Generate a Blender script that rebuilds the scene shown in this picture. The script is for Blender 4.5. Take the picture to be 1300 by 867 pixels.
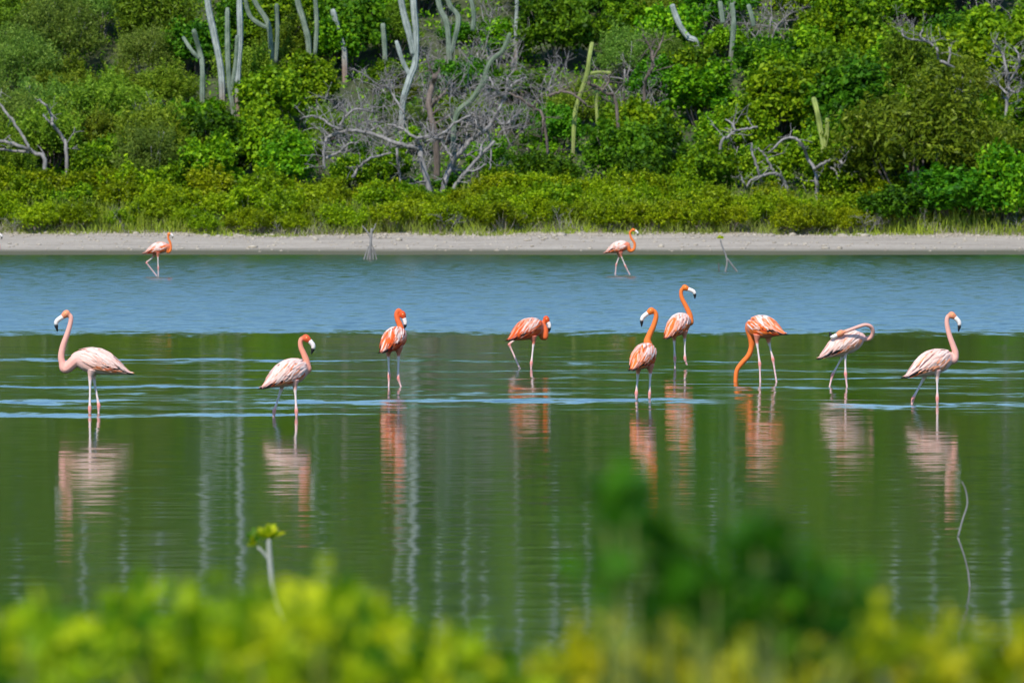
import bpy, math, random
import numpy as np
from mathutils import Vector, Matrix

for o in list(bpy.data.objects):
    bpy.data.objects.remove(o)
scene = bpy.context.scene
COL = scene.collection
R = math.radians

# ------------------------------------------------------------------ camera
W, H = 1300.0, 867.0            # photograph pixels
FPX = 9028.0                    # focal length in photograph pixels (250 mm on 36 mm)
CAMZ = 2.4                      # eye height above the lagoon
HORIZON = 213.0                 # pixel row of the horizon
PITCH = math.atan((H / 2 - HORIZON) / FPX)
cam_d = bpy.data.cameras.new('camera')
cam = bpy.data.objects.new('camera', cam_d)
COL.objects.link(cam)
cam.location = (0, 0, CAMZ)
cam.rotation_euler = (R(90) - PITCH, 0, 0)
cam_d.sensor_width = 36
cam_d.lens = FPX / W * 36
cam_d.clip_start = 0.5
cam_d.clip_end = 5000
cam_d.dof.use_dof = True
cam_d.dof.focus_distance = 76
cam_d.dof.aperture_fstop = 9.5
scene.camera = cam

# ------------------------------------------------------------------ sky, sun, exposure
SUN_EL, SUN_AZ = R(48), R(204)       # azimuth clockwise from +Y : behind the camera, a little to the left
world = bpy.data.worlds.new('World')
scene.world = world
world.use_nodes = True
wn = world.node_tree.nodes
bg = wn['Background']
sky = wn.new('ShaderNodeTexSky')
sky.sky_type = 'NISHITA'
sky.sun_disc = False
sky.sun_elevation = SUN_EL
sky.sun_rotation = SUN_AZ
sky.air_density = 1.35
sky.dust_density = 0.0
sky.ozone_density = 10.0
world.node_tree.links.new(sky.outputs[0], bg.inputs[0])
bg.inputs[1].default_value = 0.15
sd = bpy.data.lights.new('sun', 'SUN')
sd.energy = 3.95
sd.angle = R(0.5)
sd.color = (1.0, 0.95, 0.86)
sun = bpy.data.objects.new('sun', sd)
COL.objects.link(sun)
sdir = Vector((math.sin(SUN_AZ) * math.cos(SUN_EL), math.cos(SUN_AZ) * math.cos(SUN_EL), math.sin(SUN_EL)))
sun.rotation_euler = sdir.to_track_quat('Z', 'Y').to_euler()
scene.view_settings.view_transform = 'Standard'
scene.view_settings.look = 'None'
scene.view_settings.gamma = 1.0
scene.view_settings.use_curve_mapping = False
scene.view_settings.exposure = 0.4
scene.cycles.max_bounces = 6
scene.cycles.caustics_reflective = False
scene.cycles.caustics_refractive = False

# ------------------------------------------------------------------ pixel <-> place
CP, SP = math.cos(PITCH), math.sin(PITCH)
def ray(px, py):
    cx, cy = (px - W / 2) / FPX, -(py - H / 2) / FPX
    # camera axes: right = X, up = (0,SP,CP), forward = (0,CP,-SP)
    return cx, CP + cy * SP, -SP + cy * CP
def P(px, py, Y):
    dx, dy, dz = ray(px, py)
    t = Y / dy
    return np.array((dx * t, Y, CAMZ + dz * t))
def water_d(py):
    dx, dy, dz = ray(W / 2, py)
    return -CAMZ / dz * dy
def to_px(p):
    x, y, z = p[0], p[1], p[2] - CAMZ
    f = y * CP - z * SP
    u = y * SP + z * CP
    return W / 2 + x / f * FPX, H / 2 - u / f * FPX

PROF = [(-60, 1.4), (-6, .78), (8, .62), (12, .35), (15, 0), (18, -.22), (26, -.3), (186, -.3), (196, 0),
        (200, .22), (205, .48), (210, 1.25), (214, 2.1), (220, 3.8), (230, 6.8), (245, 12), (262, 18.3), (278, 23),
        (330, 26), (700, 28)]
PY_, PZ_ = np.array([p[0] for p in PROF], float), np.array([p[1] for p in PROF], float)
def gz(x, y):
    x = np.asarray(x, float); y = np.asarray(y, float)
    z = np.interp(y, PY_, PZ_)
    amp = np.clip((y - 203) / 12, 0, 1) * .32 + np.clip((8 - y) / 10, 0, 1) * .05
    z = z + amp * (np.sin(x * .37 + y * .21 + 1.3) * .6 + np.sin(x * .83 - y * .47) * .4)
    sh = np.clip(1 - np.abs(y - 200) / 6, 0, 1)
    z = z + sh * .05 * np.sin(x * .9 + np.sin(x * .31) * 2)
    return z
def ground_hit(px, py, lo=196.0, hi=270.0):
    y = lo
    while y < hi:
        p = P(px, py, y)
        if p[2] <= gz(p[0], y):
            return y
        y += .1
    return hi

# ------------------------------------------------------------------ mesh helpers
def link(name, me, mat=None, parent=None, **props):
    o = bpy.data.objects.new(name, me)
    COL.objects.link(o)
    if mat is not None and me is not None and not me.materials:
        me.materials.append(mat)
    if parent is not None:
        o.parent = parent
    for k, v in props.items():
        o[k] = v
    return o
def empty(name, loc, label=None, category=None, group=None):
    o = bpy.data.objects.new(name, None)
    COL.objects.link(o)
    o.location = [float(v) for v in loc]
    o.empty_display_size = .2
    if label: o['label'] = label
    if category: o['category'] = category
    if group: o['group'] = group
    return o
def mesh(name, V, F, smooth=True, attrs=None):
    """V (n,3); F list of index tuples or int array (m,k)"""
    me = bpy.data.meshes.new(name)
    V = np.asarray(V, dtype=np.float32)
    if isinstance(F, np.ndarray):
        m, k = F.shape
        me.vertices.add(len(V)); me.vertices.foreach_set('co', V.ravel())
        me.loops.add(m * k); me.loops.foreach_set('vertex_index', F.astype(np.int32).ravel())
        me.polygons.add(m)
        me.polygons.foreach_set('loop_start', np.arange(0, m * k, k, dtype=np.int32))
        me.polygons.foreach_set('loop_total', np.full(m, k, dtype=np.int32))
        me.update(calc_edges=True)
        me.validate()
    else:
        me.from_pydata([tuple(map(float, v)) for v in V], [], [tuple(map(int, f)) for f in F])
    if smooth:
        me.polygons.foreach_set('use_smooth', np.ones(len(me.polygons), dtype=bool))
    for an, (kind, data) in (attrs or {}).items():
        a = me.attributes.new(an, kind, 'POINT')
        if kind == 'FLOAT':
            a.data.foreach_set('value', np.asarray(data, dtype=np.float32))
        else:
            a.data.foreach_set('color', np.asarray(data, dtype=np.float32).ravel())
    me.update()
    return me
class MB:
    def __init__(s): s.V = []; s.F = []; s.n = 0; s.C = []
    def add(s, V, F, col=None):
        V = np.asarray(V, float)
        s.V.append(V); s.F += [tuple(i + s.n for i in f) for f in F]; s.n += len(V)
        if col is not None:
            s.C.append(np.tile(np.array(list(col) + [1.0]), (len(V), 1)) if np.ndim(col) == 1 else col)
    def tube(s, pts, rad, seg=8, col=None, cap=True, ribs=0, ribamp=0., flat=None):
        pts = np.asarray(pts, float); n = len(pts)
        rad = np.broadcast_to(np.asarray(rad, float), (n,)) if np.ndim(rad) else np.full(n, float(rad))
        T = np.gradient(pts, axis=0); T /= np.linalg.norm(T, axis=1)[:, None] + 1e-12
        a = np.array((0, 1., 0)) if abs(T[0][1]) < .9 else np.array((1., 0, 0))
        u = np.cross(T[0], a); u /= np.linalg.norm(u)
        V = []; th = np.arange(seg) / seg * 2 * math.pi
        rr = 1 + (ribamp * np.cos(th * ribs) if ribs else 0 * th)
        for i in range(n):
            u = u - T[i] * np.dot(u, T[i]); u /= np.linalg.norm(u) + 1e-12
            v = np.cross(T[i], u)
            V.append(pts[i] + rad[i] * (np.outer(np.cos(th) * rr, u) + np.outer(np.sin(th) * rr, v)))
        V = np.concatenate(V); F = []
        for i in range(n - 1):
            for j in range(seg):
                k = (j + 1) % seg
                F.append((i * seg + j, i * seg + k, (i + 1) * seg + k, (i + 1) * seg + j))
        if cap:
            F.append(tuple(range(seg - 1, -1, -1))); F.append(tuple((n - 1) * seg + j for j in range(seg)))
        s.add(V, F, col)
    def build(s, name, smooth=True):
        at = {}
        if s.C: at['Col'] = ('FLOAT_COLOR', np.concatenate(s.C))
        return mesh(name, np.concatenate(s.V), s.F, smooth, at)
def spline(pts, n):
    """Catmull-Rom through pts, n samples per span"""
    p = np.asarray(pts, float)
    if len(p) == 2:
        t = np.linspace(0, 1, n + 1)[:, None]
        return p[0] * (1 - t) + p[1] * t
    q = np.vstack([2 * p[0] - p[1], p, 2 * p[-1] - p[-2]])
    out = []
    for i in range(1, len(q) - 2):
        for t in np.arange(n) / n:
            a, b, c, d = q[i - 1], q[i], q[i + 1], q[i + 2]
            out.append(.5 * (2 * b + (c - a) * t + (2 * a - 5 * b + 4 * c - d) * t * t + (3 * b - a - 3 * c + d) * t ** 3))
    out.append(q[-2])
    return np.array(out)
def ico(r, sub=2):
    import bmesh
    bm = bmesh.new(); bmesh.ops.create_icosphere(bm, subdivisions=sub, radius=r)
    V = np.array([v.co[:] for v in bm.verts]); F = [tuple(v.index for v in f.verts) for f in bm.faces]
    bm.free(); return V, F

# ------------------------------------------------------------------ materials
def new_mat(name):
    m = bpy.data.materials.new(name); m.use_nodes = True
    nt = m.node_tree
    return m, nt, nt.nodes, nt.links, nt.nodes['Principled BSDF']
def ramp(N, stops):
    r = N.new('ShaderNodeValToRGB'); e = r.color_ramp.elements
    while len(e) < len(stops): e.new(.5)
    for k, (p, c) in enumerate(stops):
        e[k].position = p; e[k].color = (*c, 1)
    return r
def math_node(N, L, op, a, b=None, c=None):
    m = N.new('ShaderNodeMath'); m.operation = op
    for i, v in enumerate((a, b, c)):
        if v is None: continue
        if isinstance(v, (int, float)): m.inputs[i].default_value = v
        else: L.new(v, m.inputs[i])
    return m.outputs[0]
def noise(N, L, vec, scale, detail=2, rough=.5):
    n = N.new('ShaderNodeTexNoise'); n.inputs['Scale'].default_value = scale
    n.inputs['Detail'].default_value = detail; n.inputs['Roughness'].default_value = rough
    if vec is not None: L.new(vec, n.inputs['Vector'])
    return n
def mapping(N, L, vec, scale, loc=(0, 0, 0)):
    m = N.new('ShaderNodeMapping'); m.inputs['Scale'].default_value = scale; m.inputs['Location'].default_value = loc
    L.new(vec, m.inputs['Vector']); return m.outputs[0]

def leaf_mat(name, dark, mid, light, rough=.45, transl=.35):
    """leaf colours vary leaf by leaf (attribute tint) and plant by plant"""
    m, nt, N, L, B = new_mat(name)
    at = N.new('ShaderNodeAttribute'); at.attribute_name = 'tint'
    oi = N.new('ShaderNodeObjectInfo')
    r = ramp(N, [(0, dark), (.55, mid), (1, light)])
    f = math_node(N, L, 'MULTIPLY_ADD', oi.outputs['Random'], .36, -.18)
    f2 = math_node(N, L, 'ADD', at.outputs['Fac'], f)
    L.new(f2, r.inputs[0])
    hs = N.new('ShaderNodeHueSaturation')
    hv = math_node(N, L, 'FRACT', math_node(N, L, 'MULTIPLY', oi.outputs['Random'], 7.31))
    L.new(math_node(N, L, 'MULTIPLY_ADD', hv, .035, .4825), hs.inputs['Hue'])
    L.new(math_node(N, L, 'MULTIPLY_ADD', hv, .3, .85), hs.inputs['Value'])
    L.new(r.outputs[0], hs.inputs['Color'])
    L.new(hs.outputs[0], B.inputs['Base Color'])
    B.inputs['Roughness'].default_value = rough
    B.inputs['Specular IOR Level'].default_value = .12
    tr = N.new('ShaderNodeBsdfTranslucent'); L.new(hs.outputs[0], tr.inputs['Color'])
    mx = N.new('ShaderNodeMixShader'); mx.inputs[0].default_value = transl
    L.new(B.outputs[0], mx.inputs[1]); L.new(tr.outputs[0], mx.inputs[2])
    L.new(mx.outputs[0], N['Material Output'].inputs[0])
    return m
def bark_mat(name, a, b, scale=9., rough=.85, stretch=(1, 1, .25)):
    m, nt, N, L, B = new_mat(name)
    tc = N.new('ShaderNodeTexCoord')
    v = mapping(N, L, tc.outputs['Object'], stretch)
    n = noise(N, L, v, scale, 5, .65)
    oi = N.new('ShaderNodeObjectInfo')
    r = ramp(N, [(.3, a), (.7, b)])
    L.new(n.outputs[0], r.inputs[0])
    L.new(r.outputs[0], B.inputs['Base Color'])
    B.inputs['Roughness'].default_value = rough
    bp = N.new('ShaderNodeBump'); bp.inputs['Strength'].default_value = .6; bp.inputs['Distance'].default_value = .02
    L.new(n.outputs[0], bp.inputs['Height']); L.new(bp.outputs[0], B.inputs['Normal'])
    return m
def col_mat(name, rough=.75, noise_scale=40., amt=.25):
    m, nt, N, L, B = new_mat(name)
    at = N.new('ShaderNodeAttribute'); at.attribute_name = 'Col'
    tc = N.new('ShaderNodeTexCoord')
    n = noise(N, L, tc.outputs['Object'], noise_scale, 3, .6)
    hs = N.new('ShaderNodeHueSaturation')
    L.new(math_node(N, L, 'MULTIPLY_ADD', n.outputs[0], amt * 2, 1 - amt), hs.inputs['Value'])
    L.new(at.outputs['Color'], hs.inputs['Color'])
    L.new(hs.outputs[0], B.inputs['Base Color'])
    B.inputs['Roughness'].default_value = rough
    B.inputs['Specular IOR Level'].default_value = .25
    return m

M = {}
M['leaf_yellow'] = leaf_mat('leaf_yellow', (.07, .12, .002), (.21, .31, .003), (.38, .47, .006))
M['leaf_bright'] = leaf_mat('leaf_bright', (.03, .10, .002), (.13, .28, .004), (.29, .46, .008), rough=.5)
M['leaf_olive'] = leaf_mat('leaf_olive', (.055, .10, .005), (.15, .235, .010), (.27, .36, .022))
M['leaf_dark'] = leaf_mat('leaf_dark', (.016, .06, .002), (.06, .17, .004), (.15, .30, .008), rough=.5)
M['leaf_dusty'] = leaf_mat('leaf_dusty', (.06, .115, .012), (.14, .24, .024), (.25, .35, .05))
M['leaf_grass'] = leaf_mat('leaf_grass', (.20, .19, .07), (.26, .32, .03), (.36, .42, .03))
M['leaf_fore'] = leaf_mat('leaf_fore', (.07, .17, .004), (.30, .42, .005), (.62, .62, .010), rough=.45, transl=.5)
M['leaf_fore_dark'] = leaf_mat('leaf_fore_dark', (.022, .09, .003), (.045, .16, .004), (.09, .24, .006), rough=.5, transl=.45)
M['bark'] = bark_mat('bark', (.05, .04, .033), (.15, .125, .105))
M['deadwood'] = bark_mat('deadwood', (.11, .10, .093), (.31, .285, .265), 12)
M['deadwood_brown'] = bark_mat('deadwood_brown', (.07, .05, .038), (.19, .145, .115), 12)
M['dry_stem'] = bark_mat('dry_stem', (.24, .20, .15), (.46, .40, .31), 6)
M['green_stem'] = bark_mat('green_stem', (.09, .13, .02), (.20, .24, .05), 30)
M['pale_stem'] = bark_mat('pale_stem', (.24, .25, .20), (.42, .42, .35), 30)
M['plumage'] = col_mat('plumage', .8, 60, .14)
M['skin_body'] = col_mat('skin_body', .65, 45, .10)

def cactus_mat(name, a, b, foot):
    m, nt, N, L, B = new_mat(name)
    tc = N.new('ShaderNodeTexCoord')
    n = noise(N, L, mapping(N, L, tc.outputs['Object'], (1, 1, .5)), 5, 5, .7)
    r = ramp(N, [(.36, a), (.64, b)])
    L.new(n.outputs[0], r.inputs[0])
    sp = N.new('ShaderNodeSeparateXYZ'); L.new(tc.outputs['Object'], sp.inputs[0])
    fz = N.new('ShaderNodeMapRange'); fz.inputs[1].default_value = .9; fz.inputs[2].default_value = 1.7
    zz = math_node(N, L, 'MULTIPLY_ADD', n.outputs[0], .8, sp.outputs[2])
    L.new(zz, fz.inputs[0])
    mx = N.new('ShaderNodeMix'); mx.data_type = 'RGBA'
    mx.inputs[6].default_value = (*foot, 1); L.new(r.outputs[0], mx.inputs[7]); L.new(fz.outputs[0], mx.inputs[0])
    L.new(mx.outputs[2], B.inputs['Base Color'])
    B.inputs['Roughness'].default_value = .7
    bp = N.new('ShaderNodeBump'); bp.inputs['Strength'].default_value = .5; bp.inputs['Distance'].default_value = .01
    n2 = noise(N, L, tc.outputs['Object'], 60, 2); L.new(n2.outputs[0], bp.inputs['Height']); L.new(bp.outputs[0], B.inputs['Normal'])
    return m
M['cactus_pale'] = cactus_mat('cactus_pale', (.15, .185, .16), (.38, .41, .37), (.25, .18, .14))
M['cactus_green'] = cactus_mat('cactus_green', (.075, .115, .07), (.21, .25, .18), (.18, .15, .11))
M['cactus_moss'] = cactus_mat('cactus_moss', (.06, .10, .05), (.17, .21, .13), (.16, .14, .10))
M['cactus_yellow'] = cactus_mat('cactus_yellow', (.15, .20, .035), (.31, .36, .08), (.2, .19, .08))

# sand with a wet, algae-stained edge along the water
def make_sand():
    m, nt, N, L, B = new_mat('sand')
    g = N.new('ShaderNodeNewGeometry')
    n = noise(N, L, mapping(N, L, g.outputs['Position'], (.5, 2., 1)), .9, 6, .65)
    n2 = noise(N, L, g.outputs['Position'], 7, 4, .7)
    r = ramp(N, [(.3, (.20, .165, .125)), (.5, (.35, .295, .225)), (.7, (.46, .40, .315))])
    a = math_node(N, L, 'ADD', math_node(N, L, 'MULTIPLY', n.outputs[0], .55), math_node(N, L, 'MULTIPLY', n2.outputs[0], .45))
    L.new(a, r.inputs[0])
    sp = N.new('ShaderNodeSeparateXYZ'); L.new(g.outputs['Position'], sp.inputs[0])
    zz = math_node(N, L, 'MULTIPLY_ADD', n.outputs[0], .05, sp.outputs[2])
    wet = N.new('ShaderNodeMapRange'); wet.inputs[1].default_value = .10; wet.inputs[2].default_value = .18
    L.new(zz, wet.inputs[0])
    mx = N.new('ShaderNodeMix'); mx.data_type = 'RGBA'
    mx.inputs[6].default_value = (.085, .08, .035, 1); L.new(r.outputs[0], mx.inputs[7]); L.new(wet.outputs[0], mx.inputs[0])
    L.new(mx.outputs[2], B.inputs['Base Color'])
    B.inputs['Roughness'].default_value = .9
    bp = N.new('ShaderNodeBump'); bp.inputs['Strength'].default_value = .8; bp.inputs['Distance'].default_value = .06
    L.new(n2.outputs[0], bp.inputs['Height']); L.new(bp.outputs[0], B.inputs['Normal'])
    return m
M['sand'] = make_sand()
def make_soil():
    m, nt, N, L, B = new_mat('soil')
    g = N.new('ShaderNodeNewGeometry')
    n = noise(N, L, g.outputs['Position'], 1.7, 6, .7)
    r = ramp(N, [(.3, (.03, .035, .012)), (.55, (.05, .065, .02)), (.75, (.10, .09, .045))])
    L.new(n.outputs[0], r.inputs[0]); L.new(r.outputs[0], B.inputs['Base Color'])
    B.inputs['Roughness'].default_value = .95
    return m
M['soil'] = make_soil()

# lagoon: mirror-calm near, wind-ruffled far, ripple bands round the wading birds
def make_water():
    m, nt, N, L, B = new_mat('lagoon_water')
    g = N.new('ShaderNodeNewGeometry'); pos = g.outputs['Position']
    sp = N.new('ShaderNodeSeparateXYZ'); L.new(pos, sp.inputs[0])
    X, Y = sp.outputs[0], sp.outputs[1]
    def mr(v, a, b, c=0., d=1.):
        q = N.new('ShaderNodeMapRange'); q.interpolation_type = 'SMOOTHSTEP'
        for i, k in enumerate((a, b, c, d)): q.inputs[i + 1].default_value = k
        L.new(v, q.inputs[0]); return q.outputs[0]
    nlow = noise(N, L, mapping(N, L, pos, (.10, .22, 1)), 1, 3, .55).outputs[0]
    nmid = noise(N, L, mapping(N, L, pos, (.9, .5, 1)), 1, 4, .65).outputs[0]
    nfine = noise(N, L, mapping(N, L, pos, (2.6, 1.1, 1)), 1, 3, .6).outputs[0]
    # wind line
    yw = math_node(N, L, 'ADD', Y, math_node(N, L, 'MULTIPLY_ADD', nlow, 5., -2.5))
    yw = math_node(N, L, 'ADD', yw, math_node(N, L, 'MULTIPLY_ADD', noise(N, L, mapping(N, L, pos, (1.6, .55, 1), (9, 3, 0)), 1, 4, .7).outputs[0], 16., -8.))
    wind = mr(yw, 101., 106.)
    # calmer strip in the lee of the far shore
    lee = mr(math_node(N, L, 'ADD', Y, math_node(N, L, 'MULTIPLY_ADD', nmid, 16, -8)), 168, 196)
    # ripple bands : row, half-depth (m), strength, x range
    total = None
    for row, hw, amp, x0, x1 in [(459, .55, .75, -40, 9), (470.5, .8, .45, -40, 40), (481, .5, .5, -9, 9),
                                 (491.5, .75, .95, -40, 3.5), (501, .6, .4, -40, 40), (509.5, .75, 1.0, -40, 1.9),
                                 (516, .4, .4, -8, 8), (526.5, .75, 1.0, -40, -1.6), (513, .5, .55, 3.2, 6.5)]:
        d = water_d(row)
        wob = math_node(N, L, 'ADD', math_node(N, L, 'MULTIPLY_ADD', nlow, 2.4, -1.2), math_node(N, L, 'MULTIPLY_ADD', nmid, 5., -2.5))
        yy = math_node(N, L, 'ADD', math_node(N, L, 'SUBTRACT', Y, d), wob)
        e = math_node(N, L, 'EXPONENT', math_node(N, L, 'MULTIPLY', math_node(N, L, 'MULTIPLY', yy, yy), -1 / (hw * hw * .5)))
        xm = math_node(N, L, 'MULTIPLY', mr(X, x0 - .6, x0 + .6), mr(X, x1 - .8, x1 + .8, 1., 0.))
        e = math_node(N, L, 'MULTIPLY', math_node(N, L, 'MULTIPLY', e, amp), xm)
        brk = mr(noise(N, L, mapping(N, L, pos, (.22, .12, 1), (row * 1.7, row, 0)), 1, 3).outputs[0], .36, .60)
        e = math_node(N, L, 'MULTIPLY', e, math_node(N, L, 'MULTIPLY_ADD', brk, .88, .12))
        total = e if total is None else math_node(N, L, 'MAXIMUM', total, e)
    # scattered cat's paws between the bands
    paws = math_node(N, L, 'MULTIPLY', mr(Y, 67, 72), mr(Y, 92, 97, 1., 0.))
    pn = mr(noise(N, L, mapping(N, L, pos, (.55, 2.2, 1)), 1, 4, .6).outputs[0], .50, .75)
    paws = math_node(N, L, 'MULTIPLY', math_node(N, L, 'MULTIPLY', paws, pn), .55)
    total = math_node(N, L, 'MAXIMUM', total, paws)
    calm_far = math_node(N, L, 'MULTIPLY_ADD', lee, -.15, 1.)
    tex = mr(nfine, .30, .70, .55, 1.12)
    wind2 = math_node(N, L, 'MULTIPLY', math_node(N, L, 'MULTIPLY', wind, calm_far), tex)
    rip = math_node(N, L, 'MAXIMUM', wind2, total)
    rough = math_node(N, L, 'MULTIPLY_ADD', rip, .13, .066)
    L.new(rough, B.inputs['Roughness'])
    # surface slope
    w1 = noise(N, L, mapping(N, L, pos, (1.9, 4.6, 1)), 1, 2, .6)
    w2 = noise(N, L, mapping(N, L, pos, (1.3, 1.0, 1), (31, 7, 0)), 1, 3, .65)
    amp = math_node(N, L, 'MULTIPLY_ADD', rip, .12, .052)
    sx = math_node(N, L, 'MULTIPLY', math_node(N, L, 'SUBTRACT', w2.outputs[0], .5), math_node(N, L, 'MULTIPLY', amp, .6))
    sy0 = math_node(N, L, 'ADD', math_node(N, L, 'SUBTRACT', w1.outputs[0], .5), math_node(N, L, 'MULTIPLY', math_node(N, L, 'SUBTRACT', w2.outputs[0], .5), rip))
    sy = math_node(N, L, 'ADD', math_node(N, L, 'MULTIPLY', sy0, amp), math_node(N, L, 'MULTIPLY', rip, -.105))
    cb = N.new('ShaderNodeCombineXYZ'); L.new(sx, cb.inputs[0]); L.new(sy, cb.inputs[1]); cb.inputs[2].default_value = 1
    nm = N.new('ShaderNodeVectorMath'); nm.operation = 'NORMALIZE'; L.new(cb.outputs[0], nm.inputs[0])
    L.new(nm.outputs[0], B.inputs['Normal'])
    B.inputs['Base Color'].default_value = (.006, .032, .003, 1)
    B.inputs['IOR'].default_value = 1.42
    return m
M['water'] = make_water()

# ------------------------------------------------------------------ the setting
xs = np.concatenate([np.linspace(-600, -60, 10)[:-1], np.linspace(-60, 60, 81), np.linspace(60, 600, 10)[1:]])
def strip(name, ys, mat):
    ys = np.asarray(ys, float)
    GX, GY = np.meshgrid(xs, ys)
    V = np.stack([GX.ravel(), GY.ravel(), gz(GX, GY).ravel()], 1)
    nx, ny = len(xs), len(ys)
    i, j = np.meshgrid(np.arange(nx - 1), np.arange(ny - 1)); a = (j * nx + i).ravel()
    F = np.stack([a, a + 1, a + nx + 1, a + nx], 1)
    return link(name, mesh(name, V, F), mat, kind='structure')
strip('near_bank', list(np.arange(-60, 15.1, 1.5)), M['soil'])
strip('lake_bed', [15, 16, 18, 20, 23, 26, 60, 100, 140, 180, 186, 191, 195], M['soil'])
strip('beach', list(np.arange(195, 205.6, .5)), M['sand'])
strip('hillside', list(np.arange(205.5, 285, 1.2)) + [290, 310, 330, 400, 700], M['soil'])
wm = mesh('lagoon', [(-600, 13, 0), (600, 13, 0), (600, 198, 0), (-600, 198, 0)], [(0, 1, 2, 3)], False)
link('lagoon', wm, M['water'], kind='structure')

# ------------------------------------------------------------------ flamingos
ST = np.array([  # x, centre z, half height, half width
    (.275, .020, .018, .016), (.25, .016, .045, .038), (.21, .008, .074, .060), (.14, .000, .104, .086), (.05, -.002, .122, .103),
    (-.05, -.006, .122, .104), (-.15, -.018, .104, .092), (-.23, -.036, .076, .072), (-.30, -.058, .046, .050), (-.36, -.078, .022, .032), (-.40, -.090, .008, .016)])
def bsurf(x, th, off=0.):
    x = np.asarray(x, float)
    zc = np.interp(-x, -ST[:, 0], ST[:, 1]); h = np.interp(-x, -ST[:, 0], ST[:, 2]); w = np.interp(-x, -ST[:, 0], ST[:, 3])
    return np.stack([x, (w + off) * np.sin(th), zc + (h + off) * np.cos(th)], -1)
PALE = dict(white=(.82, .58, .50), pink=(.80, .46, .37), mid=(.78, .30, .16), deep=(.68, .14, .04), neck=(.78, .38, .30), face=(.76, .26, .13), belly=(.79, .48, .41), tail='pale')
ROSY = dict(white=(.82, .58, .50), pink=(.80, .43, .34), mid=(.78, .25, .11), deep=(.66, .08, .02), neck=(.76, .28, .18), face=(.74, .10, .03), belly=(.74, .38, .31), tail='pale')
CORAL = dict(white=(.82, .57, .48), pink=(.80, .29, .18), mid=(.74, .10, .016), deep=(.52, .025, .010), neck=(.76, .13, .03), face=(.70, .08, .015), belly=(.66, .18, .11), tail='deep')
ORANGE = dict(white=(.82, .60, .53), pink=(.80, .36, .25), mid=(.78, .155, .022), deep=(.60, .045, .015), neck=(.80, .175, .03), face=(.78, .175, .025), belly=(.68, .21, .13), tail='deep')

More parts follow.
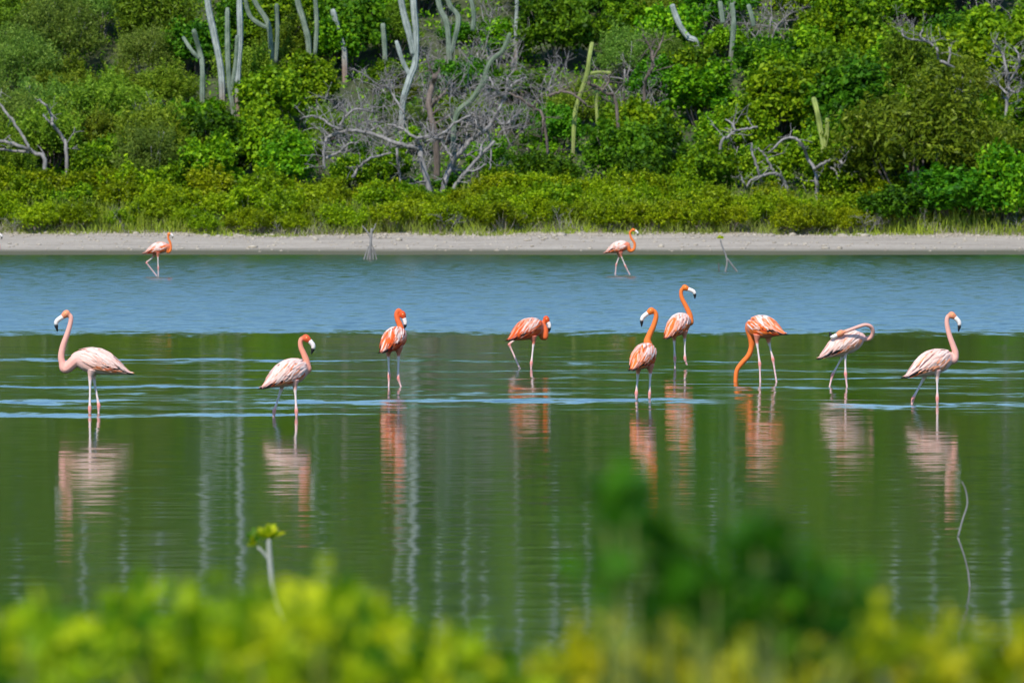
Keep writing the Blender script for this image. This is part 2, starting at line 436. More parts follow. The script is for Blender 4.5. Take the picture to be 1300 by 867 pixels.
def flamingo(label, base, centre, yaw, pitch, neck, head, bill, legs, pal, seed, size=1., dneck=0., neckr=(.034, .024), mix=.5, nb=.075):
    rnd = np.random.RandomState(seed)
    d0 = water_d(base[1])
    ppm = FPX / d0
    C = P(centre[0], centre[1], d0)
    root = empty('flamingo', (P(base[0], base[1], d0)[0], d0, -.3), label, 'flamingo', 'flamingos wading in the lagoon')
    O = np.array(root.location)
    cy, sy, cp, sp_ = math.cos(R(yaw)), math.sin(R(yaw)), math.cos(R(pitch)), math.sin(R(pitch))
    f = np.array((cy * cp, sy * cp, sp_)); l = np.array((-sy, cy, 0)); u = np.cross(f, l)
    B3 = np.stack([f, l, u])                      # rows
    w = lambda p: (np.asarray(p) * np.array((.88, 1, 1)) * size) @ B3 + C - O   # body-local -> thing-local
    tl = lambda p: np.asarray(p) - O
    m = MB(); S = []                              # S: samples (pos, radius, colour)
    n = 18; th = np.arange(n) / n * 2 * math.pi
    V = np.concatenate([w(bsurf(np.full(n, s[0]), th)) for s in ST])
    F = [tuple(range(n))] + [((i * n + j), (i * n + (j + 1) % n), ((i + 1) * n + (j + 1) % n), ((i + 1) * n + j)) for i in range(len(ST) - 1) for j in range(n)]
    F.append(tuple((len(ST) - 1) * n + j for j in range(n - 1, -1, -1)))
    F = [tuple(reversed(q)) for q in F]
    m.add(V, F)
    for s in ST:
        S.append((w((s[0], 0, s[1])), s[2] * .9, pal['belly']))
    chest = w((.20, 0, .0)); chest0 = w((.10, 0, -.005))
    cdy = chest[1] + O[1] - d0
    nk = [chest0, chest]
    for k, q in enumerate(neck):
        dy = cdy + (q[2] if len(q) > 2 else 0) + dneck * (k + 1) / len(neck)
        nk.append(tl(P(q[0], q[1], d0 + dy)))
    hdy = cdy + dneck + (neck[-1][2] if len(neck[-1]) > 2 else 0)
    hp = tl(P(head[0], head[1], d0 + hdy))
    nk.append(hp)
    sp = spline(nk, 7); t = np.linspace(0, 1, len(sp))
    rad = np.interp(t, [0, .15, .35, .8, 1], [nb, nb * .8, neckr[0], neckr[1], neckr[1]]) * size
    m.tube(sp, rad, 10)
    for p, r in zip(sp, rad):
        S.append((p, r, pal['neck']))
    b = [tl(P(q[0], q[1], d0 + hdy + (q[2] if len(q) > 2 else 0))) for q in bill]
    hv = b[0] - hp; hl = np.linalg.norm(hv) + 1e-9
    hs = np.array([hp - hv / hl * .028 * size, hp - hv / hl * .012 * size, hp + hv * .25, hp + hv * .7, b[0] + hv / hl * .006])
    hr = np.array([.014, .032, .037, .031, .022]) * size
    m.tube(spline(hs, 3), np.interp(np.linspace(0, 4, 13), range(5), hr), 12)
    for p, r in zip(spline(hs, 3), np.interp(np.linspace(0, 4, 13), range(5), hr)):
        S.append((p, r + .004, pal['face']))
    shin = np.array((.78, .50, .47)); joint = np.array((.80, .27, .22)); pale = np.array((.80, .64, .60))
    for k, lg in enumerate(legs):
        side = 1 if k == 0 else -1
        hipw = w((-.03, side * .045, -.05)); hdy2 = hipw[1] + O[1] - d0
        pts = [tl(P(q[0], q[1], d0 + hdy2)) for q in lg['p']]
        if lg.get('down', True):
            a, bb = pts[-2], pts[-1]
            dv = bb - a; dv = dv / (abs(dv[2]) + 1e-9)
            if bb[2] > .02:
                pts.append(bb + dv * (bb[2] - .02) * .98)
            ft = pts[-1]
        else:
            ft = pts[-1]
        path = [pts[0] * .75 + hipw * .25 + np.array((0, 0, .045))] + pts
        kn = lg.get('knee', 1) + 1
        P2 = []; R2 = []; C2 = []
        for i in range(len(path) - 1):
            for q in np.linspace(0, 1, 7)[:-1]:
                P2.append(path[i] * (1 - q) + path[i + 1] * q)
                if i == 0: R2.append((.055 * (1 - q) + .022 * q)); C2.append(np.array(pal['belly']))
                elif i == 1 and kn > 1:
                    R2.append(max(.0115, .022 - .03 * q)); C2.append(np.array(pal['belly']) if q < .12 else pale)
                else: R2.append(.0115); C2.append(shin if i >= kn else pale)
        P2.append(path[-1]); R2.append(.011); C2.append(shin)
        P2 = np.array(P2); R2 = np.array(R2) * size
        kp = path[kn] if kn < len(path) else path[-1]
        for i in range(len(P2)):
            dk = np.linalg.norm(P2[i] - kp)
            if dk < .06:
                g = 1 - dk / .06
                R2[i] += .009 * g * size; C2[i] = C2[i] * (1 - g) + joint * g
        m.tube(P2, R2, 8)
        for p, r, c in zip(P2, R2, C2): S.append((p, r, tuple(c)))
        for a in (-.55, 0, .55):                      # webbed toes
            ang = R(yaw) + a
            tip = ft + np.array((math.cos(ang), math.sin(ang), 0)) * .085 * size + np.array((0, 0, -.006))
            if not lg.get('down', True): tip = ft + (ft - pts[-2]) / (np.linalg.norm(ft - pts[-2]) + 1e-9) * .05 + np.array((math.cos(ang), math.sin(ang), 0)) * .015
            m.tube([ft + np.array((0, 0, .006)), (ft + tip) / 2, tip], [.011, .010, .007], 6)
            S.append((tip, .01, tuple(shin)))
    raw = m.build('raw')
    ob = bpy.data.objects.new('raw', raw); COL.objects.link(ob)
    md = ob.modifiers.new('r', 'REMESH'); md.mode = 'VOXEL'; md.voxel_size = .0065
    sm = ob.modifiers.new('s', 'SMOOTH'); sm.factor = .5; sm.iterations = 3
    dg = bpy.context.evaluated_depsgraph_get()
    me = bpy.data.meshes.new_from_object(ob.evaluated_get(dg))
    bpy.data.objects.remove(ob); bpy.data.meshes.remove(raw)
    co = np.empty(len(me.vertices) * 3, np.float32); me.vertices.foreach_get('co', co); co = co.reshape(-1, 3)
    SP_ = np.array([s[0] for s in S]); SR = np.array([s[1] for s in S]); SC = np.array([s[2] for s in S])
    D = np.linalg.norm(co[:, None, :] - SP_[None], axis=2) - SR[None]
    wgt = np.exp(-(D - D.min(1, keepdims=True)) / .006)
    c = (wgt @ SC) / wgt.sum(1, keepdims=True)
    a = me.attributes.new('Col', 'FLOAT_COLOR', 'POINT')
    a.data.foreach_set('color', np.concatenate([c, np.ones((len(c), 1))], 1).astype(np.float32).ravel())
    me.polygons.foreach_set('use_smooth', np.ones(len(me.polygons), dtype=bool))
    me.name = 'flamingo_body'; me.materials.clear()
    link('body', me, M['skin_body'], root)
    # wings : overlapping plumes that follow the flank
    def feather(mb, x0, t0, L_, dt, off, wid, col, s, lift=.01):
        q = np.linspace(0, 1, 7)
        x = np.maximum(x0 - L_ * q, -.45 + .03 * rnd.rand()); tt = t0 + dt * q
        prof = wid * np.sqrt(np.clip(np.minimum(q * 5 + .25, 1) * (1 - q ** 3.2), 0, 1)) + .0015
        rows = []
        for e in (-1, -.4, .4, 1):
            hw = np.interp(-x, -ST[:, 0], ST[:, 2]) * .5 + .05
            p = bsurf(x, s * (tt + e * prof / hw), off - abs(e) * .004 + lift * q * q + .0025 * math.sin(x0 * 91 + e * 2))
            rows.append(p)
        V = np.stack(rows, 1).reshape(-1, 3)
        F = [(i * 4 + j, i * 4 + j + 1, i * 4 + j + 5, i * 4 + j + 4) for i in range(6) for j in range(3)]
        c2 = np.ones((len(V), 4)); c2[:, :3] = np.array(col) * (.93 + .11 * rnd.rand())
        mb.add(w(V), F, np.clip(c2, 0, .9))
    pick = lambda ps, pr: pal[ps[rnd.choice(len(ps), p=pr)]]
    for s in (1, -1):
        mb = MB()
        for k in range(7):
            feather(mb, -.12 - .02 * k, R(104 + rnd.uniform(-12, 10)), .34 - .015 * k, R(-8), .012 - .001 * k, .014, (.012, .010, .010), s, .004)
        strong = pal['tail'] == 'deep'
        lo = 76 if strong else 94
        for k in range(30 if strong else 20):
            feather(mb, .13 - .32 * k / (29 if strong else 19), R(rnd.uniform(lo, 122)), rnd.uniform(.12, .19), R(rnd.uniform(0, 16)), .005 + rnd.rand() * .003, .015, pick(['mid', 'deep', 'pink'], [.62, .26, .12]), s, .010)
        for k in range(30):
            feather(mb, .18 - .30 * k / 29 + rnd.uniform(-.02, .02), R(rnd.uniform(58, lo + 2)), rnd.uniform(.10, .17), R(rnd.uniform(8, 30)), .008 + rnd.rand() * .003, .0115,
                    pick(['white', 'pink', 'mid'], [.40 * (1 - mix) + .15, .45, .40 - .40 * (1 - mix)]), s, .005)
        for k in range(40):
            feather(mb, .19 - .37 * k / 39 + rnd.uniform(-.02, .02), R(rnd.uniform(-8, 58)), rnd.uniform(.13, .21) * (.85 if strong else 1), R(rnd.uniform(16, 42)), .011 + rnd.rand() * .004, .0115,
                    pick(['white', 'pink', 'mid'], [.58 + .12 * (1 - mix), .30, .12 - .12 * (1 - mix)]) if k < 28 or not strong else pick(['mid', 'pink'], [.6, .4]), s, .005)
        link('wing', mb.build('wing'), M['plumage'], root)
    mb = MB()
    for k in range(9):
        feather(mb, -.24, R(-40 + 10 * k), rnd.uniform(.16, .20), R(rnd.uniform(-6, 6)), .006 + rnd.rand() * .004, .014, pick(['white', 'pink', 'mid'], [.05, .2, .75] if pal['tail'] == 'deep' else [.35, .4, .25]), 1, .004)
    link('tail', mb.build('tail'), M['plumage'], root)
    # bill : pale base, black hooked tip
    bs = spline(np.array(b), 6); k = int(len(bs) * .62)
    br = np.interp(np.linspace(0, 1, len(bs)), [0, .45, .75, 1], [.024, .0225, .017, .004]) * size
    mb = MB(); mb.tube(bs[:k + 1], br[:k + 1], 10, (.82, .72, .66))
    bo = link('bill', mb.build('bill'), M['skin_body'], root)
    mb = MB(); mb.tube(bs[k:], br[k:] * 1.02, 10, (.012, .011, .012))
    link('bill_tip', mb.build('bill_tip'), M['skin_body'], bo)
    V, F = ico(.0075 * size, 1)
    side = np.cross(hv / hl, (0, 0, 1.)); side /= np.linalg.norm(side) + 1e-9
    for s in (1, -1):
        mb = MB(); mb.add(V + hp + hv * .35 + side * s * .032 * size + np.array((0, 0, .010)), F, (.75, .62, .18))
        link('eye', mb.build('eye'), M['skin_body'], root)
    return root

flamingo('pale pink flamingo with tall S-shaped neck, bill down, black feathers at its tail end', (119, 525), (121.5, 458.5), 180, 6,
         [(83.5, 468), (79.2, 461), (77.6, 452), (80, 439), (85, 425), (89, 412), (90, 403)], (85, 397.5), [(79.5, 402), (71.5, 409), (73, 421)],
         [dict(p=[(114.5, 478), (114, 519), (114.2, 530)]), dict(p=[(118.5, 478), (125.5, 515), (125, 530)])], PALE, 1, mix=.35)
flamingo('pale pink flamingo with coral face looking down, orange breast showing below folded wing', (361, 529), (368, 473), 40, 9,
         [(390.5, 468), (389, 458), (385.5, 449), (381.8, 440), (382, 431.5)], (387.5, 428.5), [(393, 432.5), (397.8, 439.5), (395.3, 449.5)],
         [dict(p=[(358, 491), (348, 522), (347.5, 532)]), dict(p=[(374.5, 491), (376.3, 522), (376.5, 534)])], ROSY, 2, mix=.25)
flamingo('orange-rumped flamingo seen from behind with neck doubled over and bill tucked to its breast', (501, 491), (501, 430.5), 66, 8,
         [(508, 414), (504.8, 406), (503.4, 399), (506, 394)], (510.6, 398), [(513, 404), (514.6, 410), (513.8, 417)],
         [dict(p=[(493, 450), (494, 478), (493.5, 493)]), dict(p=[(506, 449), (505.5, 480), (509, 491)])], CORAL, 3, mix=.75)
flamingo('vivid coral flamingo stepping with one leg bent back, head lowered over its red breast', (668, 468), (671.5, 417.5), 44, 7,
         [(690.5, 428), (692.5, 420), (690.5, 411)], (693, 404), [(695.8, 409), (697.8, 414), (697, 422)],
         [dict(p=[(658, 428), (646.3, 437), (660, 468)], knee=1), dict(p=[(677.5, 434), (674.6, 461), (674.3, 470)])], CORAL, 4, mix=.85, neckr=(.05, .026))
flamingo('flamingo with bright orange neck looking back past its rump, white plumes streaked on its back', (816, 505), (818, 452), 66, 8,
         [(822, 434), (825, 424), (830, 413), (833, 402), (831.5, 396)], (827.5, 394), [(822.5, 397.5), (815.5, 404), (814.5, 415)],
         [dict(p=[(810, 472), (808, 499), (807.8, 507)]), dict(p=[(825.7, 471), (824.6, 500), (824.5, 508)])], ORANGE, 5, mix=.5)
flamingo('flamingo with upright orange neck standing behind another, one dark foot lifted', (861, 467), (862, 412), 60, 12,
         [(876.5, 409), (876, 400), (871, 389), (865.5, 378), (864.8, 369.5)], (868.6, 364.8), [(873.6, 367), (881.3, 371), (882.3, 379.5)],
         [dict(p=[(855.8, 430), (856.8, 455), (857, 470)]), dict(p=[(869.3, 427), (869.6, 455), (870.5, 459)], down=False)], ORANGE, 6, mix=.45)
flamingo('orange-necked flamingo feeding with its head plunged under the water', (972, 485), (967, 415), 134, -2,
         [(954.5, 428), (954.3, 439), (950.5, 451), (941, 462), (935.3, 471), (933.8, 486), (934, 500)], (936.5, 508), [(940, 509), (946, 507), (950, 501)],
         [dict(p=[(960.8, 433), (964.6, 462), (965.3, 488)]), dict(p=[(975.7, 433), (981.3, 456), (985.4, 482)])], ORANGE, 7, mix=.55, neckr=(.032, .024))
flamingo('pale flamingo preening, neck looped back with black bill tip resting over its rump', (1066, 491), (1074, 435.5), 24, 13,
         [(1104, 429.5), (1108, 422.5), (1106, 415.3), (1099, 412.6), (1090, 414.8), (1080, 418.5)], (1068.5, 422.5), [(1062.5, 425.5), (1056.5, 427.5), (1052.8, 421.5)],
         [dict(p=[(1071, 450), (1056.7, 476), (1053, 492)]), dict(p=[(1073, 450), (1073.5, 475), (1075.5, 493)])], PALE, 8, mix=.45, dneck=-.20, nb=.04, neckr=(.024, .02))
flamingo('pale peach flamingo with straight tall neck striding with rear leg slanted back', (1174, 513), (1185.5, 460), 26, 10,
         [(1211, 456), (1213.2, 449), (1210.5, 440), (1205.8, 427), (1202.3, 412), (1203, 403)], (1207.5, 399.5), [(1212.5, 403), (1218, 410), (1216.8, 421)],
         [dict(p=[(1174, 478), (1159, 506), (1157.5, 514)]), dict(p=[(1189.8, 478), (1190, 506), (1190, 518)])], PALE, 9, mix=.5)
flamingo('distant flamingo by the beach with one leg sharply bent, orange neck upright against the sand', (200, 350.5), (202, 315), 0, 6,
         [(213, 320), (216.6, 317), (216.3, 309), (213.7, 302.5)], (214, 297.5), [(216.3, 297), (219, 299.5), (219, 303)],
         [dict(p=[(195, 326), (185.6, 333.5), (198.7, 350)]), dict(p=[(200.5, 325), (200.8, 340), (201, 352)])], dict(ORANGE, tail='pale'), 10, mix=.3)
flamingo('distant flamingo walking along the beach with both legs apart and orange S-curved neck', (790, 349), (786.5, 313.5), 0, 9,
         [(800, 318.5), (805, 316), (805.6, 309), (801.3, 302), (799.8, 295.5)], (803.3, 291.8), [(806.3, 292.8), (809.3, 295.5), (809.6, 300)],
         [dict(p=[(786, 326), (782.3, 336), (781, 350)]), dict(p=[(788.5, 325), (794, 338), (799.8, 349)])], dict(ORANGE, tail='pale'), 11, mix=.3)
flamingo('distant flamingo only just entering the picture by the beach, its pale bill showing', (-17, 350.5), (-16, 315), 0, 6,
         [(-4, 320), (-1.4, 317), (-1.7, 309), (-4.3, 302.5)], (-4, 297.5), [(-1.7, 297), (2.0, 299.5), (2.0, 304)],
         [dict(p=[(-22, 326), (-26, 336), (-24, 350)]), dict(p=[(-17.5, 325), (-17, 340), (-17, 352)])], PALE, 12, mix=.4)

# ------------------------------------------------------------------ plants on the far shore
TRACE = []       # (px, py, Y) points of traced stems that must stay in view
def note(px, py, Y): TRACE.append((px, py, Y))

def leaves(centres, dirs, n_each, spread, ll, lw, rs, up=.6, out=.6, rand=.9, fold=True, tvar=.25):
    """diamond leaves round each centre; returns V, F(quads), tint"""
    K = len(centres); n = K * n_each
    c = np.repeat(centres, n_each, 0); dd = np.repeat(dirs, n_each, 0)
    p = c + rs.normal(size=(n, 3)) * spread
    nn = dd * out + np.array((0, 0, up)) + rs.normal(size=(n, 3)) * rand
    nn /= np.linalg.norm(nn, axis=1)[:, None] + 1e-9
    a = rs.normal(size=(n, 3)); a -= nn * (a * nn).sum(1)[:, None]; a /= np.linalg.norm(a, axis=1)[:, None] + 1e-9
    b = np.cross(nn, a)
    s = rs.uniform(.65, 1.3, (n, 1))
    V = np.stack([p - a * ll * .5 * s, p + b * lw * .5 * s + nn * lw * .12, p + a * ll * .5 * s, p - b * lw * .5 * s + nn * lw * .12], 1).reshape(-1, 3)
    F = np.arange(n * 4).reshape(n, 4)
    ct = np.repeat(rs.normal(size=K) * tvar * .6, n_each)
    t = np.clip(.5 + ct + rs.normal(size=n) * tvar, 0, 1)
    return V, F, np.repeat(t, 4)
def proto(seed, Rx, Ry, Rz, ncl, nlv, spread, ll, lw, lmat, smat, up=.6, out=.6, stems=14, srad=.035, shell=.5, low=-.25, tvar=.25):
    rs = np.random.RandomState(seed)
    d = rs.normal(size=(ncl * 3, 3)); d /= np.linalg.norm(d, axis=1)[:, None]
    d = d[d[:, 2] > low][:ncl]
    bumps = rs.normal(size=(9, 3)); bumps /= np.linalg.norm(bumps, axis=1)[:, None]
    hole = rs.normal(size=(5, 3)); hole /= np.linalg.norm(hole, axis=1)[:, None]
    lump = .62 + .6 * (np.clip(d @ bumps.T, 0, 1) ** 6).max(1) * rs.uniform(.7, 1.25, len(d)) - .28 * (np.clip(d @ hole.T, 0, 1) ** 12).max(1)
    r = lump * (shell + (1 - shell) * rs.rand(len(d)) ** .5)
    c = d * r[:, None] * np.array((Rx, Ry, Rz)) + np.array((0, 0, Rz * .95))
    c[:, 2] = np.maximum(c[:, 2], .12)
    V, F, t = leaves(c, d, nlv, spread * np.repeat(rs.uniform(.55, 1.5, len(c)), nlv)[:, None], ll, lw, rs, up, out, tvar=tvar)
    # loose shoots that break the outline
    sh = rs.choice(len(c), len(c) // 3, False)
    sc_, sdv = [], []
    for k in sh:
        g = d[k] * .7 + np.array((0, 0, .7)) + rs.normal(size=3) * .35; g /= np.linalg.norm(g)
        for q in np.linspace(.05, rs.uniform(.25, .55) * Rz, 5): sc_.append(c[k] + g * q); sdv.append(g)
    V2, F2, t2 = leaves(np.array(sc_), np.array(sdv), 6, spread * .35, ll, lw, rs, up, out, tvar=tvar)
    F = np.concatenate([F, F2 + len(V)]); V = np.concatenate([V, V2]); t = np.concatenate([t, np.clip(t2 + .12, 0, 1)])
    fol = mesh('foliage', V, F, False, {'tint': ('FLOAT', t)}); fol.materials.append(lmat)
    mb = MB()
    for k in rs.choice(len(c), min(stems, len(c)), False):
        e = c[k] * np.array((.95, .95, 1.))
        a = np.array((e[0] * .08 + rs.normal() * .05, e[1] * .08 + rs.normal() * .05, -.25))
        mid = a * .45 + e * .55 + rs.normal(size=3) * np.array((.12, .12, .06)) * Rx + np.array((0, 0, .0))
        mid[2] = .5 * e[2]
        pts = spline([a, mid, e], 4)
        mb.tube(pts, np.linspace(srad, srad * .25, len(pts)), 5)
    st = mb.build('trunk'); st.materials.append(smat)
    return fol, st, (Rx, Ry, Rz)

PR = {}
PR['yellow'] = [proto(100 + k, .72, .72, .58, 95, 50, .085, .095, .042, M['leaf_yellow'], M['dry_stem'], up=.3, out=.5, stems=26, srad=.018, low=-.45) for k in range(3)]
PR['bright'] = [proto(110 + k, 1.15, 1.1, 1.05, 150, 46, .125, .165, .10, M['leaf_bright'], M['bark'], shell=.45, tvar=.28) for k in range(4)]
PR['olive'] = [proto(120 + k, 1.25, 1.2, 1.1, 190, 54, .12, .13, .045, M['leaf_olive'], M['bark'], up=.4, out=.4) for k in range(2)]
PR['dark'] = [proto(130 + k, 1.15, 1.1, 1.1, 140, 46, .13, .165, .09, M['leaf_dark'], M['bark'], shell=.4) for k in range(3)]
PR['dusty'] = [proto(140 + k, 1.3, 1.25, 1.1, 210, 54, .13, .11, .030, M['leaf_dusty'], M['deadwood'], up=.3, out=.3) for k in range(2)]

def fork(rs, mb, a, dv, ln, r, lev, wob=.25):
    n = 4; pts = [a]; d = dv / np.linalg.norm(dv)
    for i in range(n):
        d = d + rs.normal(size=3) * wob * .5; d /= np.linalg.norm(d)
        pts.append(pts[-1] + d * ln / n)
    mb.tube(np.array(pts), np.linspace(r, r * .55, n + 1), 5 if r > .015 else 4)
    if lev > 0:
        for k in range(rs.randint(2, 4)):
            q = pts[rs.randint(2, n + 1)]
            nd = d + rs.normal(size=3) * .75; nd[2] += .1
            fork(rs, mb, q, nd, ln * rs.uniform(.55, .8), r * .55, lev - 1, wob)
def bare_proto(seed, h, r, n, lev, mat):
    rs = np.random.RandomState(seed); mb = MB()
    for k in range(n):
        a = np.array((rs.normal() * .12, rs.normal() * .12, -.2))
        fork(rs, mb, a, np.array((rs.normal() * .6, rs.normal() * .6, 1.)), h * rs.uniform(.4, .6), r * rs.uniform(.7, 1.2), lev)
    me = mb.build('branches'); me.materials.append(mat); return me
BARE = [bare_proto(200 + k, 1.9, .035, 5, 3, M['deadwood']) for k in range(3)] + [bare_proto(210, 1.5, .03, 6, 3, M['deadwood_brown'])]

# --- columnar cacti, traced: list of stems, each a pixel polyline from the foot up, width in pixels
def cactus(label, base, stems, mat, widths, group='columnar cacti on the hillside', Y=None, mark=True):
    Y = Y if Y is not None else ground_hit(*base)
    b = P(base[0], base[1], Y); b[2] = gz(b[0], Y) - .15
    root = empty('columnar_cactus', b, label, 'cactus', group)
    rs = np.random.RandomState(int(base[0]) * 7 + int(base[1] + 500))
    for k, (st, wd) in enumerate(zip(stems, widths)):
        pts = [P(x, y, Y) - b for x, y in st]
        if k == 0: pts = [np.zeros(3)] + pts
        for i in range(1, len(pts)): pts[i][1] += rs.normal() * .08 * (i / len(pts))
        sp = spline(pts, 8); t = np.linspace(0, 1, len(sp))
        r = wd * .5 * Y / FPX
        rad = r * (1 - .10 * np.sin(t * 9 + rs.rand() * 6) ** 2) * np.clip((1 - t) * len(sp) * .5 + .45, 0, 1) ** .5 * np.interp(t, [0, .2, 1], [.85, 1, .95])
        mb = MB(); mb.tube(sp, rad * .74, 36, ribs=8, ribamp=.20)
        link('trunk' if k == 0 else 'arm', mb.build('column'), mat, root)
        if mark:
            for q in (sp[9:] if k == 0 else sp[2:]):
                px, py = to_px(q + b)
                if py > -10: note(px, py, Y)
    return root
G, PA, YE = M['cactus_green'], M['cactus_pale'], M['cactus_yellow']
cactus('thick pale cactus column with pinkish brown foot, leaning left, tallest on the left slope', (283, 150), [[(281, 95), (273, 50), (264, 5), (258, -60), (255, -130)]], PA, [10])
cactus('grey-green cactus column standing between the two tallest pale columns on the left slope', (298, 172), [[(296, 140), (291, 105), (289, 60), (288.5, 10)], [(293, 118), (299, 80), (301, 45)]], G, [8, 6])
cactus('straight pale cactus column with swollen joint, right of the leaning pale column', (302, 150), [[(302, 95), (305, 50), (304, 0), (305, -70), (308, -150)]], PA, [9])
cactus('short forked grey-green cactus with two prongs, left of the tall pale columns', (258, 165), [[(257, 125), (257, 85), (253, 65), (246, 38)], [(253, 75), (243, 64), (232, 47)]], G, [8, 6])
cactus('grey cactus with two curving arms at the top, over dark scrub', (346, 120), [[(344, 60), (340, 30), (325, 5), (312, -25)], [(341, 36), (328, 30), (316, 18), (310, -10)], [(350, 80), (352, 40), (351, 5)]], G, [8, 7, 7])
cactus('slim grey-green cactus column, lone among green crowns', (390, 110), [[(392, 60), (386, 30), (378, 2), (372, -40)], [(400, 70), (402, 30), (399, -20)]], G, [9, 7])
cactus('stubby pale cactus spike leaning left, tip rounded, poking from bright foliage', (438, 105), [[(437, 66), (431, 45), (422, 12)]], PA, [9])
cactus('small upright green cactus spike with pointed tip above bright foliage', (489, 115), [[(489, 80), (488, 55), (486, 30)]], G, [8])
cactus('tall twin pale cactus columns rising from one trunk behind the sprawling dead tree', (510, 190), [[(511, 135), (520, 100), (527, 80), (528, 40), (525, 0), (524, -80), (526, -170)], [(525, 70), (520, 45), (512, 15), (507, -20), (503, -90)], [(521, 97), (512, 80), (503, 52)]], PA, [10, 10, 7])
cactus('grey cactus with several parallel arms at top centre', (572, 110), [[(570, 60), (567, 30), (558, 8), (552, -30)], [(572, 70), (582, 25), (570, 5), (564, -35)], [(600, 40), (601, 15), (592, -20)]], G, [9, 8, 7])
cactus('pale slender cactus column beside the dense green thicket at top centre', (655, 90), [[(655, 40), (656, 15), (657, -20)]], PA, [6])
cactus('mossy green cactus arm leaning right out of the grey dead branches', (575, 185), [[(578, 152), (598, 128), (614, 105), (618, 96)], [(612, 108), (622, 80), (638, 65), (648, 42)]], M['cactus_moss'], [8.5, 7], Y=214)
cactus('pale grey curved cactus arm with brown elbow over bright shrubs', (886, 95), [[(884, 56), (874, 48), (864, 34), (857, 18), (853, 6)]], PA, [9])
cactus('cluster of pale cactus stubs in dark scrub at the top of the slope', (925, 100), [[(931, 40), (931, 20), (929, 4)], [(918, 30), (916, 15), (914, 2)], [(957, 34), (954, 20), (950, 6)]], G, [8, 8, 7])
cactus('yellow-green ribbed cactus with two spikes beside the bare twisted branches', (1045, 240), [[(1046, 195), (1041, 160), (1037, 140), (1033, 124)], [(1046, 192), (1050, 170), (1050, 150)]], YE, [8.5, 7], Y=210.6)
cactus('thin yellow-green cactus with one level side arm in the dark hollow', (727, 190), [[(729, 158), (733, 132), (745, 95), (748, 75), (752, 54)], [(745, 95), (760, 92), (776, 93)]], YE, [7, 5], Y=214)
cactus('leaning thin green cactus in the shade beside the yellow-green armed cactus', (760, 190), [[(758, 150), (757, 130), (758, 115)]], YE, [5], Y=214.5)
rs0 = np.random.RandomState(5)
for x, w_, t_ in [(20, 6, -300), (105, 6, -330), (157, 8, -360), (205, 8, -340), (412, 5, -300), (560, 6, -300), (592, 5, -310), (618, 6, -380), (662, 8, -380), (702, 7, -330), (722, 8, -400), (748, 6, -300), (800, 5, -320),
                  (908, 6, -300), (936, 7, -320), (1020, 6, -350), (1137, 8, -380), (1190, 5, -300), (1240, 8, -350), (1279, 9, -330)]:
    top = t_ + rs0.uniform(-40, 40)
    cactus('pale columnar cactus high on the upper hillside, seen only mirrored in the calm lagoon', (x, top + 260), [[(x + rs0.uniform(-4, 4), top + 150), (x + rs0.uniform(-5, 5), top + 60), (x, top)]], PA, [w_], 'cacti of the upper hillside', mark=False)

# --- dead trees, traced branch by branch
def dead_tree(name, label, cat, base, branches, mat, Y=None, twigs=2, seed=0, group=None, mark=True):
    Y = Y if Y is not None else ground_hit(*base)
    b = P(base[0], base[1], Y); b[2] = gz(b[0], Y) - .1
    root = empty(name, b, label, cat, group)
    rs = np.random.RandomState(seed + 17)
    for k, (w0, w1, pl) in enumerate(branches):
        pts = [P(x, y, Y + rs.uniform(-.25, .25)) - b for x, y in pl]
        if k == 0: pts = [np.array((0, 0, 0.))] + pts
        sp = spline(pts, 5)
        sp = sp + rs.normal(size=sp.shape) * .012
        rad = np.linspace(w0, w1, len(sp)) * .5 * Y / FPX
        mb = MB(); mb.tube(sp, rad, 7)
        for q in range(int(twigs * len(pl))):
            i = rs.randint(len(sp) // 4, len(sp))
            fork(rs, mb, sp[i], np.array((rs.normal() * .8, rs.normal() * .8, rs.normal() * .5 + .5)), rs.uniform(.25, .6), max(.008, rad[i] * .4), 1, .3)
        link('trunk' if k == 0 else 'branch', mb.build('branch'), mat, root)
        if mark:
            for q in (sp[5::2] if k == 0 else sp[::2]):
                px, py = to_px(q + b); note(px, py, Y)
    return root
DW, DB = M['deadwood'], M['deadwood_brown']
dead_tree('dead_tree', 'sprawling grey dead tree with long arching bare branches above the low shrubs', 'tree', (546, 248), [
    (9, 7, [(544, 236), (536, 208), (532, 186)]),
    (6, 3.5, [(533, 188), (518, 186), (505, 182), (480, 173), (452, 166), (429, 169), (414, 176), (411, 190), (412, 216)]),
    (4, 2.5, [(432, 166), (434, 155), (444, 143), (457, 139), (472, 142)]),
    (4, 2, [(431, 165), (418, 158), (406, 150), (393, 148), (381, 151)]),
    (4, 2.5, [(414, 200), (430, 194), (442, 184), (454, 181)]),
    (4, 2.5, [(448, 226), (454, 215), (468, 202), (482, 198), (497, 194)]),
    (5, 3, [(532, 184), (531, 176), (548, 175), (562, 170), (574, 160), (597, 147)]),
    (4, 2.5, [(531, 177), (520, 170), (508, 162), (492, 158)]),
    (4, 2.5, [(540, 182), (550, 176), (559, 178), (566, 190), (574, 200)]),
    (4, 2, [(505, 183), (504, 200), (507, 218), (509, 235)]),
    (3.5, 2, [(513, 145), (506, 132), (498, 119), (490, 108)]),
], DW, 210.4, 2.2, 1)
